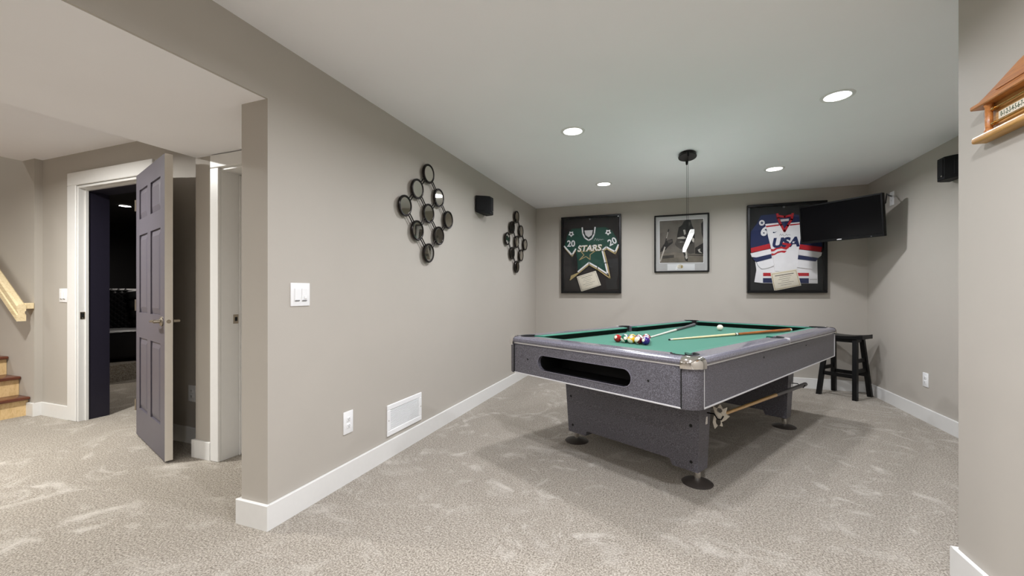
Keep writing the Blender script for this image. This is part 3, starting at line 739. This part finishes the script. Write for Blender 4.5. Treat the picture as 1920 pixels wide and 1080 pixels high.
# bridge stick hung on the side hooks
a, b = on_table(-.83, -.59, .428), on_table(.89, -.588, .362); d = b-a; L = d.length
br = thing('bridge_stick', 'wooden bridge stick with star-shaped white head hung under the table side', 'bridge stick', a); br.rotation_euler = d.to_track_quat('X', 'Z').to_euler()
tube('shaft', [(.01, 0, 0), (.56*L, 0, 0)], .01, 'cue_maple', br, 14, [.0095, .0125])
tube('butt', [(.56*L, 0, 0), (.985*L, 0, 0)], .013, 'cue_grey', br, 14, [.013, .017])
tube('bumper', [(.985*L, 0, 0), (L, 0, 0)], .017, 'cue_black', br, 14, [.0175, .015])
plain('bone', srgb(214, 206, 190), .4, var=.03)
outl = [(-.035, .052), (-.012, .038), (.004, .062), (.018, .036), (.044, .045), (.034, .018), (.030, 0), (.038, -.020), (.042, -.052), (.030, -.085), (.012, -.060), (-.012, -.062), (-.006, -.040), (-.030, -.022), (-.050, .004), (-.028, .016)]
hd = prism('bridge_head', [(y, z) for y, z in outl], -.006, .006, 'bone', br, 'YZ')
def ngon(cx_, cz_, r, n_=10, sy=1.0): return [(cx_+r*math.cos(2*PI*k/n_), cz_+sy*r*math.sin(2*PI*k/n_)) for k in range(n_)]
cc = []
for (hx, hz, r, sy) in ((.006, .028, .0185, .75), (.012, -.042, .0175, 1.25)):
    bm = bmesh.new(); add_prism(bm, ngon(hx, hz, r, 10, sy), -.02, .02, 'YZ'); c_ = finish(bm, 'cutter', 'bone', br); cc.append(c_)
cut(hd, cc)
lathe('socket', [(0, -.012), (.015, -.012), (.015, .02), (.011, .03), (0, .03)], 'bone', br, 16, mtx=Matrix.Rotation(PI/2, 4, 'Y'))

# ------------------------------------------------------------------ saddle stool
SA = math.radians(-40.8)                        # local x = long seat axis
st = thing('bar_stool', 'black wooden saddle stool in the corner behind the pool table', 'stool', (1.868, 5.652, 0), SA)
sh = .688
bm = bmesh.new(); nx, ny = 14, 4; sx_, sy_ = .215, .118; vt, vb = [], []
for i in range(nx+1):
    rt, rb = [], []
    for j in range(ny+1):
        x = -sx_+2*sx_*i/nx; y = -sy_+2*sy_*j/ny
        dip = -.020*(1-(x/sx_)**2)
        rt.append(bm.verts.new((x, y, sh+.004+dip+.002*(y/sy_)**2))); rb.append(bm.verts.new((x, y, sh-.038+dip*.4)))
    vt.append(rt); vb.append(rb)
for i in range(nx):
    for j in range(ny):
        bm.faces.new((vt[i][j], vt[i+1][j], vt[i+1][j+1], vt[i][j+1])); bm.faces.new((vb[i][j], vb[i][j+1], vb[i+1][j+1], vb[i+1][j]))
    for j in (0, ny):
        f = (vt[i][j], vb[i][j], vb[i+1][j], vt[i+1][j]); bm.faces.new(f)
for j in range(ny):
    for i in (0, nx): bm.faces.new((vt[i][j], vt[i][j+1], vb[i][j+1], vb[i][j]))
finish(bm, 'seat', 'black_wood', st, 30)
tops = {}; w = .021
for sx in (-1, 1):
    for sy in (-1, 1):
        T_ = Vector((sx*.135, sy*.075, sh-.035)); F_ = Vector((sx*.172, sy*.172, 0)); bm = bmesh.new()
        A = [bm.verts.new((F_.x+a*w, F_.y+b*w, 0)) for a, b in ((-1, -1), (1, -1), (1, 1), (-1, 1))]; D = [bm.verts.new((T_.x+a*w, T_.y+b*w, T_.z)) for a, b in ((-1, -1), (1, -1), (1, 1), (-1, 1))]
        bm.faces.new(A); bm.faces.new(D)
        for k in range(4): bm.faces.new((A[k], A[(k+1) % 4], D[(k+1) % 4], D[k]))
        finish(bm, 'leg', 'black_wood', st); tops[(sx, sy)] = (F_, T_)
def at(sx, sy, z): F_, T_ = tops[(sx, sy)]; return F_.lerp(T_, z/(sh-.035))
for sy in (-1, 1):
    for z, nm in ((.245, 'stretcher'), (sh-.055, 'apron')):
        p, q = at(-1, sy, z), at(1, sy, z); hz = .02 if nm == 'stretcher' else .028
        box(nm, p.x+.015, q.x-.015, p.y-.011, p.y+.011, z-hz, z+hz, 'black_wood', st)
for sx in (-1, 1):
    for z, nm in ((.30, 'stretcher'), (.41, 'stretcher'), (sh-.06, 'apron')):
        if z == .41 and sx < 0: continue
        p, q = at(sx, -1, z), at(sx, 1, z); hz = .02
        box(nm, p.x-.011, p.x+.011, p.y+.012, q.y-.012, z-hz, z+hz, 'black_wood', st)

# ------------------------------------------------------------------ framed pieces on the back wall
def frame_parts(t, w, h, fw, depth, matf, back, glass_y):
    """local x right, z up, origin at the lower left corner of the frame, -y towards the room"""
    bm = bmesh.new()
    for (x0, x1, z0, z1) in ((0, w, 0, fw), (0, w, h-fw, h), (0, fw, fw, h-fw), (w-fw, w, fw, h-fw)): add_box(bm, x0, x1, -depth, 0.0005, z0, z1, .004)
    finish(bm, 'frame', matf, t)
    box('backing', fw*.7, w-fw*.7, -.008, -.001, fw*.7, h-fw*.7, back, t)
    box('glass', fw*.8, w-fw*.8, glass_y-.001, glass_y, fw*.8, h-fw*.8, 'picture_glass', t)
def wallm(x, z, y, rot=0.0, sc=1.0):
    """matrix placing an XY text upright on a wall that faces -y"""
    return Matrix.Translation((x, y, z)) @ Matrix.Rotation(PI/2, 4, 'X') @ Matrix.Rotation(rot, 4, 'Z')

# --- green jersey (drawing units: width 775, height 985, y downward)
JW, JH = .840, 1.092
fj = thing('framed_jersey', 'framed dark green hockey jersey lettered STARS with number 20 sleeves', 'framed jersey', (-1.422, YB, 1.141)); fj['group'] = 'framed hockey jerseys'
frame_parts(fj, JW, JH, .026, .062, 'black_wood', 'backing_brown', -.052)
def g(cx_, cy_):
    top = 60-45*(cx_-20)/780
    return ((cx_-25)/775*JW, (1-(cy_-top)/(1045-top))*JH)
def poly(name, pts, y0, y1, mat, parent, f): return prism(name, [f(*p) for p in pts], y1, y0, mat, parent, 'XZ')
def stroke(name, pts, wd, y0, y1, mat, parent, f):
    P = [Vector(f(*p)) for p in pts]; bm = bmesh.new()
    for a, b in zip(P, P[1:]):
        d = (b-a).normalized(); n = Vector((-d.y, d.x))*wd/2; e = d*wd*.35
        add_prism(bm, [tuple(a-e+n), tuple(b+e+n), tuple(b+e-n), tuple(a-e-n)], y1, y0, 'XZ')
    return finish(bm, name, mat, parent)
body = [(170, 200), (300, 195), (385, 225), (470, 190), (600, 180), (690, 235), (745, 330), (765, 420), (728, 520), (610, 450), (560, 490), (600, 650), (640, 800), (500, 715), (390, 650), (245, 770), (235, 600), (215, 470), (165, 560), (65, 440), (90, 330), (110, 260)]
jb = poly('jersey', body, -.008, -.020, 'jersey_green', fj, g)
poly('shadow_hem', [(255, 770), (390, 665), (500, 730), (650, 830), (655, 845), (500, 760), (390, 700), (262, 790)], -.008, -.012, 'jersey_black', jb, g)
stroke('white_stripe', [(62, 432), (165, 545), (214, 468)], .020, -.018, -.0225, 'jersey_white', jb, g)
stroke('gold_stripe', [(70, 455), (165, 565), (212, 492)], .012, -.018, -.0220, 'jersey_gold', jb, g)
stroke('white_stripe', [(764, 415), (724, 505), (612, 440), (560, 485), (600, 650), (632, 795), (500, 708), (390, 645), (248, 762)], .020, -.018, -.0225, 'jersey_white', jb, g)
stroke('gold_stripe', [(766, 440), (726, 530), (618, 462), (582, 490), (622, 650), (660, 850), (500, 732), (390, 668), (250, 785), (140, 870)], .016, -.018, -.0220, 'jersey_gold', jb, g)
poly('hem_tip', [(135, 880), (150, 815), (245, 775), (235, 800)], -.008, -.014, 'jersey_gold', jb, g)
stroke('collar', [(302, 190), (308, 260), (335, 320), (385, 355), (430, 330), (460, 270), (470, 185)], .018, -.018, -.027, 'jersey_white', jb, g)
poly('neck_lining', [(318, 205), (455, 200), (440, 290), (385, 335), (330, 290)], -.018, -.0215, 'jersey_black', jb, g)
poly('neck_label', [(330, 225), (440, 220), (428, 285), (385, 315), (345, 285)], -.0215, -.0225, 'mat_board', jb, g)
stroke('logo_star', [(262, 612), (325, 545), (285, 500), (352, 497), (378, 445), (402, 497), (470, 494), (405, 540), (405, 605), (350, 565), (262, 612)], .009, -.018, -.0235, 'jersey_gold', jb, g)
def gt(s, cx_, cy_, size, mat, rot=0, y=-.0235, shear=0, width=1, f=g, parent=None, bold=0.0, nm='lettering'):
    x, z = f(cx_, cy_); return text(nm, s, size, mat, parent if parent else jb, wallm(x, z, y, rot), .0012, shear, width, bold)
gt('STARS', 392, 462, .118, 'jersey_gold', .02, -.0235, .2, 1.02, bold=.006)
gt('STARS', 390, 460, .118, 'jersey_white', .02, -.0255, .2, 1.02, bold=.0015)
for sx, (cx_, cy_) in ((0, (268, 424)), (1, (290, 430)), (2, (435, 428)), (3, (462, 424)), (4, (515, 414))):
    x, z = g(cx_, cy_); prism('small_star', [(x+(.011 if k % 2 else .005)*math.sin(k*PI/5), z-(.011 if k % 2 else .005)*math.cos(k*PI/5)) for k in range(10)], -.0245, -.018, 'jersey_white', jb)
gt('20', 153, 400, .125, 'jersey_white', -.02, -.0235, 0, .95, bold=.003)
gt('20', 690, 375, .125, 'jersey_white', .42, -.0235, 0, .95, bold=.003)
for k, (cx_, cy_) in enumerate(((155, 270), (637, 250))):
    x, z = g(cx_, cy_); r0 = .045
    pt = prism('shoulder_patch', [(x+r0*(1.0 if q % 2 else .62)*math.cos(q*PI/5+.3), z+r0*(1 if q % 2 else .62)*math.sin(q*PI/5+.3)) for q in range(10)], -.0228, -.018, 'jersey_white', jb)
    prism('patch_mark', [(x+.016*math.cos(q*PI/3), z+.014*math.sin(q*PI/3)) for q in range(6)], -.0238, -.022, 'jersey_black', jb)
random.seed(3)
stroke('signature', [(455, 360), (475, 325), (490, 355), (505, 330), (512, 362), (530, 335), (545, 352), (560, 338), (580, 345)], .003, -.0195, -.0212, 'mat_board', jb, g)
ct = poly('certificate', [(228, 830), (478, 752), (546, 940), (290, 1025)], -.022, -.0255, 'paper', fj, g)
stroke('border', [(243, 840), (470, 770), (528, 935), (298, 1006), (243, 840)], .003, -.025, -.0262, 'ink', ct, g)
for k, (a, b) in enumerate(((.22, .78), (.3, .68), (.25, .7), (.35, .6), (.2, .8), (.3, .65))):
    u = .18+k*.11
    p = lambda s: (228+(478-228)*s+(290-228)*u, 830+(752-830)*s+(1025-830)*u)
    stroke('text_line', [p(a), p(b)], .005 if k == 0 else .0028, -.025, -.0261, 'ink', ct, g)
# memorabilia shapes low in the case: dark gloves strips
poly('glove_silhouette', [(150, 560), (215, 520), (222, 700), (195, 800), (170, 690)], -.007, -.016, 'black_plastic', fj, g)
poly('skate_silhouette', [(630, 600), (765, 590), (765, 800), (740, 905), (765, 990), (620, 1000), (600, 860), (690, 840)], -.007, -.018, 'black_plastic', fj, g)
lathe('hanger_button', [(0, .006), (.012, .005), (.014, 0)], 'grey_plastic', fj, 12, mtx=Matrix.Translation((*[g(400, 75)[0]], -.009, g(400, 75)[1])) @ Matrix.Rotation(PI/2, 4, 'X'))

# --- hockey photograph
PWd, PHt = .672, .762
fp = thing('framed_photograph', 'black-framed monochrome photograph of a hockey player with white mat', 'framed photo', (-.150, YB, 1.419))
frame_parts(fp, PWd, PHt, .017, .030, 'black_wood', 'mat_board', -.022)
def q(cx_, cy_):
    top = 125-53*(cx_-52)/863; bot = 1008-16*(cx_-60)/852
    return ((cx_-52)/863*PWd, (1-(cy_-top)/(bot-top))*PHt)
for i, (k, v_) in enumerate({'ph_bg': (104, 98, 90), 'ph_ice': (120, 112, 100), 'ph_dark': (30, 28, 26), 'ph_mid': (72, 68, 62), 'ph_light': (188, 182, 172)}.items()):
    plain(k, srgb(*v_), .85, var=.22, scale=9)
pr = poly('print', [(138, 202), (826, 162), (826, 848), (142, 858)], -.008, -.0095, 'ph_bg', fp, q)
stroke('mat_edge', [(134, 200), (828, 160), (830, 850), (138, 860), (134, 200)], .006, -.008, -.0098, 'white_plastic', fp, q)
def ly(name, pts, k, mat): poly(name, pts, -.0095, -.0095-.0004*k, mat, pr, q)
ly('ice', [(142, 720), (370, 690), (826, 735), (826, 846), (142, 856)], 1, 'ph_ice')
ly('board_line', [(600, 728), (826, 738), (826, 748), (600, 738)], 2, 'ph_dark')
ly('board_shade', [(185, 745), (370, 730), (370, 775), (185, 790)], 2, 'ph_mid')
ly('player_torso', [(520, 215), (560, 180), (630, 180), (650, 260), (690, 360), (700, 500), (640, 560), (560, 560), (480, 490), (415, 470), (430, 380), (445, 300), (500, 262)], 3, 'ph_dark')
ly('player_shorts', [(420, 480), (560, 490), (690, 520), (690, 700), (620, 720), (540, 650), (470, 640), (400, 590), (380, 560)], 2, 'ph_mid')
ly('player_leg', [(500, 640), (560, 630), (590, 740), (585, 835), (545, 815), (530, 740)], 3, 'ph_dark')
ly('player_sock', [(530, 670), (570, 655), (585, 780), (560, 800), (545, 760), (555, 720)], 4, 'ph_light')
ly('player_glove', [(515, 340), (545, 335), (560, 400), (530, 420)], 4, 'ph_light')
ly('player_stripe', [(420, 462), (520, 440), (570, 470), (520, 482), (430, 476)], 4, 'ph_light')
ly('player_face', [(595, 225), (625, 215), (625, 265), (600, 280)], 4, 'ph_mid')
ly('jersey_mark', [(640, 440), (690, 480), (680, 535), (655, 520)], 4, 'ph_light')
ly('second_player', [(790, 240), (826, 200), (826, 480), (800, 400)], 3, 'ph_dark')
ly('second_skate', [(700, 620), (826, 540), (826, 720), (700, 710)], 3, 'ph_dark')
ly('second_skate_mark', [(740, 650), (780, 630), (775, 670), (812, 705), (760, 690)], 4, 'ph_light')
ly('stick_blade', [(140, 830), (158, 838), (235, 610), (218, 600)], 4, 'ph_light')
ly('stick_shaft', [(205, 610), (222, 615), (295, 330), (280, 325)], 3, 'ph_dark')
ly('stick_tape', [(245, 470), (255, 474), (280, 375), (270, 372)], 4, 'ph_light')
ly('glove', [(245, 510), (345, 480), (355, 540), (280, 600), (240, 650), (150, 690), (160, 640)], 2, 'ph_dark')
ly('glove_mark', [(260, 510), (340, 495), (345, 525), (285, 550)], 3, 'ph_mid')
poly('caption_plate', [(265, 875), (695, 868), (695, 968), (265, 975)], -.008, -.0095, 'white_plastic', fp, q)
x, z = q(468, 912); prism('gold_badge', [(x+.036*math.cos(k*PI/8)*1.1, z+.028*math.sin(k*PI/8)) for k in range(16)], -.0105, -.009, 'paper', fp)
x, z = q(492, 915); prism('badge_emblem', [(x+.012*math.cos(k*PI/4), z+.022*math.sin(k*PI/4)) for k in range(8)], -.0115, -.010, 'jersey_gold', fp)

# --- white jersey
UW, UH = .830, 1.092
fu = thing('framed_jersey', 'framed white and navy hockey jersey lettered USA partly behind the television', 'framed jersey', (.949, YB, 1.146)); fu['group'] = 'framed hockey jerseys'
frame_parts(fu, UW, UH, .030, .062, 'black_wood', 'backing_dark', -.052)
def u(cx_, cy_):
    top = 42-67*(cx_-28)/922; bot = 1045-7*(cx_-40)/910
    return ((cx_-34)/916*UW, (1-(cy_-top)/(bot-top))*UH)
slv = poly('jersey', [(205, 150), (390, 130), (480, 260), (570, 130), (760, 160), (850, 250), (900, 420), (905, 500), (885, 560), (640, 560), (310, 560), (85, 570), (78, 500), (82, 340), (150, 250)], -.008, -.016, 'jersey_navy', fu, u)
poly('lower_body', [(205, 560), (640, 540), (850, 660), (855, 930), (225, 930), (125, 920), (150, 780), (135, 680)], -.008, -.0175, 'jersey_white', slv, u)
bd = poly('white_body', [(255, 250), (400, 235), (445, 290), (475, 345), (510, 290), (545, 235), (670, 222), (675, 330), (640, 560), (620, 780), (480, 800), (370, 790), (330, 560), (290, 400)], -.016, -.024, 'jersey_white', slv, u)
poly('white_shoulder', [(255, 255), (405, 235), (410, 250), (258, 272)], -.024, -.0255, 'jersey_white', slv, u)
poly('red_shoulder', [(262, 272), (415, 252), (420, 266), (265, 288)], -.024, -.0252, 'jersey_red', slv, u)
poly('red_shoulder', [(545, 250), (668, 238), (668, 250), (538, 266)], -.024, -.0252, 'jersey_red', slv, u)
# sleeves folded across
for nm, red, wh, nv, wh2 in (('left', [(78, 530), (305, 475), (316, 530), (85, 582)], [(76, 590), (318, 535), (325, 592), (150, 635), (92, 632)], [(100, 645), (325, 597), (330, 640), (150, 690), (120, 670)], [(150, 692), (330, 645), (358, 730), (270, 760), (205, 765), (170, 730)]),
                         ('right', [(655, 480), (900, 510), (890, 565), (645, 535)], [(645, 540), (900, 572), (890, 610), (860, 635), (638, 600)], [(636, 605), (862, 640), (830, 675), (630, 650)], [(630, 655), (822, 682), (815, 740), (790, 765), (620, 745)])):
    poly('sleeve_red', red, -.012, -.027, 'jersey_red', slv, u); poly('sleeve_white', wh, -.012, -.0275, 'jersey_white', slv, u)
    poly('sleeve_navy', nv, -.012, -.027, 'jersey_navy', slv, u); poly('sleeve_cuff', wh2, -.012, -.0275, 'jersey_white', slv, u)
poly('hem_red', [(230, 812), (758, 808), (758, 845), (230, 850)], -.017, -.0188, 'jersey_red', slv, u)
poly('hem_navy', [(228, 872), (756, 870), (756, 928), (228, 926)], -.017, -.0188, 'jersey_navy', slv, u)
stroke('hem_fold', [(770, 885), (845, 882)], .012, -.017, -.0186, 'mat_board', slv, u)
stroke('collar', [(395, 135), (402, 180), (440, 260), (478, 330), (515, 265), (560, 195), (572, 130)], .024, -.020, -.030, 'jersey_red', slv, u)
stroke('collar_top', [(400, 155), (480, 165), (565, 145)], .026, -.018, -.027, 'jersey_red', slv, u)
poly('neck_lining', [(412, 180), (550, 170), (510, 250), (478, 305), (440, 250)], -.016, -.0255, 'jersey_navy', slv, u)
poly('neck_label', [(432, 195), (528, 185), (528, 212), (434, 222)], -.0255, -.0265, 'mat_board', slv, u)
x, z = u(215, 236); prism('round_patch', [(x+.031*math.cos(k*PI/10), z+.035*math.sin(k*PI/10)) for k in range(20)], -.0185, -.015, 'jersey_white', slv)
prism('patch_star', [(x+(.021 if k % 2 == 0 else .009)*math.sin(k*PI/5), z+(.023 if k % 2 == 0 else .010)*math.cos(k*PI/5)) for k in range(10)], -.0195, -.018, 'jersey_navy', slv)
gt('6', 240, 338, .150, 'jersey_white', -.15, -.0185, 0, .9, f=u, parent=slv, bold=.007)
# chest mark: letters and flag waves
gt('USA', 484, 465, .155, 'jersey_white', .03, -.0248, .22, 1.0, f=u, parent=bd, bold=.014)
gt('USA', 484, 465, .155, 'jersey_navy', .03, -.0265, .22, 1.0, f=u, parent=bd, bold=.008)
poly('letter_red', [(452, 460), (560, 478), (520, 530), (480, 520), (505, 495), (452, 482)], -.024, -.0288, 'jersey_red', bd, u)
poly('flag_wave', [(316, 535), (350, 540), (395, 512), (450, 505), (505, 520), (535, 510), (500, 545), (440, 530), (390, 540), (355, 562), (322, 565)], -.024, -.0262, 'jersey_red', bd, u)
poly('flag_wave', [(325, 588), (360, 590), (400, 565), (450, 555), (505, 555), (480, 580), (440, 574), (400, 585), (365, 606), (332, 612)], -.024, -.0262, 'jersey_red', bd, u)
x, z = u(580, 458); prism('letter_star', [(x+(.017 if k % 2 == 0 else .007)*math.sin(k*PI/5), z+(.018 if k % 2 == 0 else .0075)*math.cos(k*PI/5)) for k in range(10)], -.0290, -.026, 'jersey_white', bd)
poly('chest_mark', [(342, 345), (352, 338), (360, 344), (398, 332), (362, 352), (348, 354)], -.024, -.0247, 'jersey_navy', bd, u)
stroke('signature', [(420, 385), (432, 362), (445, 382), (458, 365), (470, 384), (490, 380), (500, 362), (512, 380), (528, 368), (548, 376)], .0025, -.0235, -.0247, 'ink', bd, u)
ct = poly('certificate', [(315, 815), (615, 765), (668, 955), (358, 1020)], -.028, -.031, 'paper', fu, u)
stroke('border', [(330, 828), (606, 782), (652, 948), (366, 1004), (330, 828)], .005, -.030, -.0318, 'jersey_gold', ct, u)
for k, (a, b) in enumerate(((.15, .85), (.3, .75), (.25, .7), (.35, .65), (.2, .8), (.3, .7))):
    v_ = .2+k*.11; p = lambda s: (315+300*s+43*v_, 815-50*s+205*v_)
    stroke('text_line', [p(a), p(b)], .008 if k == 0 else .0035, -.030, -.0316, 'ink', ct, u)
lathe('hanger_button', [(0, .006), (.012, .005), (.014, 0)], 'grey_plastic', fu, 12, mtx=Matrix.Translation((u(475, 48)[0], -.009, u(475, 48)[1])) @ Matrix.Rotation(PI/2, 4, 'X'))

# ------------------------------------------------------------------ television on a swivel arm
tvc = Vector((1.705, 5.305, 1.911)); tva = math.atan2(5.576-5.035, 1.428-1.981)   # along the screen, right to left
tv = thing('television', 'black flat television on a swivel arm in the corner', 'television', tvc)
# local x: viewer's left to right, local -y: screen side
tv.rotation_euler = (math.radians(6), 0, tva+PI); tv.rotation_mode = 'XYZ'
TW, THh = .385, .211
box('housing', -TW, TW, .006, .045, -THh, THh, 'tv_plastic', tv, .006, 2)
box('rear_cover', -.22, .22, .04, .075, -.15, .11, 'tv_plastic', tv, .015, 2)
bm = bmesh.new(); bz = .016
for (x0, x1, z0, z1) in ((-TW, TW, -THh, -THh+.026), (-TW, TW, THh-bz, THh), (-TW, -TW+bz, -THh+.026, THh-bz), (TW-bz, TW, -THh+.026, THh-bz)): add_box(bm, x0, x1, -.006, .008, z0, z1, .002)
finish(bm, 'bezel', 'tv_plastic', tv)
box('screen', -TW+bz-.001, TW-bz+.001, .0, .007, -THh+.025, THh-bz+.001, 'screen', tv)
box('maker_badge', -.022, .022, -.0075, -.005, -THh+.009, -THh+.017, 'silver_strip', tv)
box('indicator', TW-.11, TW-.10, -.0075, -.005, -THh+.009, -THh+.014, 'grey_plastic', tv)
inv = (Matrix.Translation(tvc) @ Euler((math.radians(6), 0, tva+PI)).to_matrix().to_4x4()).inverted()
mnt = inv @ Vector((XR-.012, 5.50, 1.90))
tube('mount_arm', [(0, .07, -.02), (.10, .16, -.02), tuple(mnt)], .018, 'black_metal', tv, 8)
# power cord (a thing of its own between set and outlet)
cord = tube('power_cord', [(1.99, 5.09, 2.0), (2.02, 5.10, 2.03), (2.05, 5.16, 2.095), (2.09, 5.25, 2.148), (2.14, 5.335, 2.146), (2.168, 5.352, 2.142)], .006, 'black_plastic', None, 8)
tag(cord, 'short black power cord looping from the television to the high outlet', 'power cord')

# ------------------------------------------------------------------ wooden scoreboard on the near right wall
sb = thing('scoreboard', 'oak pool scoreboard with gabled top and sliding number rails', 'scoreboard', (XS, 1.685, 1.712), -PI/2)
# local x: along the wall towards the viewer, local -y out of the wall, centre at x=0
HW = .345
ped = [(-HW, .118), (-HW, .128), (-HW+.05, .143), (-HW+.11, .166), (-HW+.20, .202), (-HW+.27, .222), (0, .232), (HW-.27, .222), (HW-.20, .202), (HW-.11, .166), (HW-.05, .143), (HW, .128), (HW, .118)]
ped = [(a_, .118+(z_-.118)*.86) for a_, z_ in ped]
prism('pediment', ped, -.034, .0005, 'oak', sb)
inn = [(-HW+.105, .143), (-HW+.16, .165), (-HW+.23, .19), (0, .207), (HW-.23, .19), (HW-.16, .165), (HW-.105, .143)]
inn = [(a_, .118+(z_-.118)*.86) for a_, z_ in inn]
prism('pediment_panel', inn, -.037, -.03, 'oak', sb)
box('cornice', -HW-.002, HW+.002, -.048, .0005, .108, .124, 'oak', sb, .003)
box('back_board', -HW+.04, HW-.04, -.012, .0005, 0, .11, 'oak_light', sb)
for s in (-1, 1): lathe('post', [(0, .008), (.013, .010), (.013, .016), (.0105, .02), (.0105, .098), (.013, .102), (.013, .108), (0, .109)], 'oak', sb, 16, c=(s*(HW-.058), -.027, 0))
box('number_strip', -HW+.085, HW-.085, -.0165, -.011, .044, .070, 'paper', sb)
plain('number_green', srgb(40, 70, 40), .6)
nums = '0-1-2-3-4-5-6-7-8-9-10-11-12-13-14-15-16-17-18-19-20'
text('number_row', nums, .0245, 'number_green', sb, Matrix.Translation((0, -.0168, .057)) @ Matrix.Rotation(PI/2, 4, 'X'), .0004, 0, .62)
nr = [o for o in sb.children if o.name.startswith('number_row')][0]
nr.location.x = -HW+.095-min(q_.co.x for q_ in nr.data.vertices)
for z in (.034, .086):
    rl = tube('slide_rail', [(-HW+.07, -.024, z), (HW-.07, -.024, z)], .0042, 'brass', sb, 10)
    lathe('slider', [(0, -.007), (.008, -.006), (.008, .006), (0, .007)], 'brass', rl, 12, mtx=Matrix.Translation((-HW+.08, -.024, z)) @ Matrix.Rotation(PI/2, 4, 'Y'))
bm = bmesh.new(); add_box(bm, -HW, HW, -.047, .0005, -.016, .008, .008, 3); finish(bm, 'shelf', 'oak_light', sb, 40)

# ------------------------------------------------------------------ recliner in the theatre room
rc = thing('recliner', 'black quilted leather recliner in the dark theatre room', 'recliner', (-7.12, 3.62, .22), math.radians(-30))
# local +x is the sitting direction, local y runs to the sitter's left
box('base', -.36, .30, -.34, .34, .02, .30, 'leather', rc, .03, 3)
box('seat_cushion', -.30, .36, -.33, .33, .26, .42, 'leather', rc, .06, 4)
for s in (-1, 1): box('armrest', -.42, .36, s*.46-.11, s*.46+.11, .02, .60, 'leather', rc, .07, 4)
lean = Matrix.Translation((-.30, 0, .36)) @ Matrix.Rotation(math.radians(-14), 4, 'Y')
box('backrest', -.14, 0, -.36, .36, -.04, .66, 'leather', rc, .05, 4, lean)
bm = bmesh.new()                                 # raised diamond quilting on the backrest
nu, nv = 9, 8
for i in range(nu):
    for j in range(nv):
        for (oy, oz) in ((0, 0), (.5, .5)):
            y = -.33+(i+oy)*.075; z = .03+(j+oz)*.078
            if not (-.34 < y < .0 and z < .62): continue
            c_ = [Vector((.002, y-.034, z)), Vector((.002, y, z-.036)), Vector((.002, y+.034, z)), Vector((.002, y, z+.036))]
            b_ = [bm.verts.new(lean @ p) for p in c_]; top_ = bm.verts.new(lean @ Vector((.020, y, z)))
            for k in range(4): bm.faces.new((b_[k], b_[(k+1) % 4], top_))
qq = finish(bm, 'quilting', 'leather', rc); qq['kind'] = 'stuff'
lean2 = Matrix.Translation((-.28, .12, .40)) @ Matrix.Rotation(math.radians(-14), 4, 'Y') @ Matrix.Rotation(math.radians(9), 4, 'X')
for k in range(4): box('back_pad', -.02, .075, -.095, .095, .005+k*.145, .145+k*.145, 'leather', rc, .035, 3, lean2)
box('footrest', .30, .38, -.32, .32, .05, .40, 'leather', rc, .03, 3)
tube('seat_piping', [(.365, -.33, .385), (.372, 0, .395), (.365, .33, .385)], .014, 'leather', rc, 8)
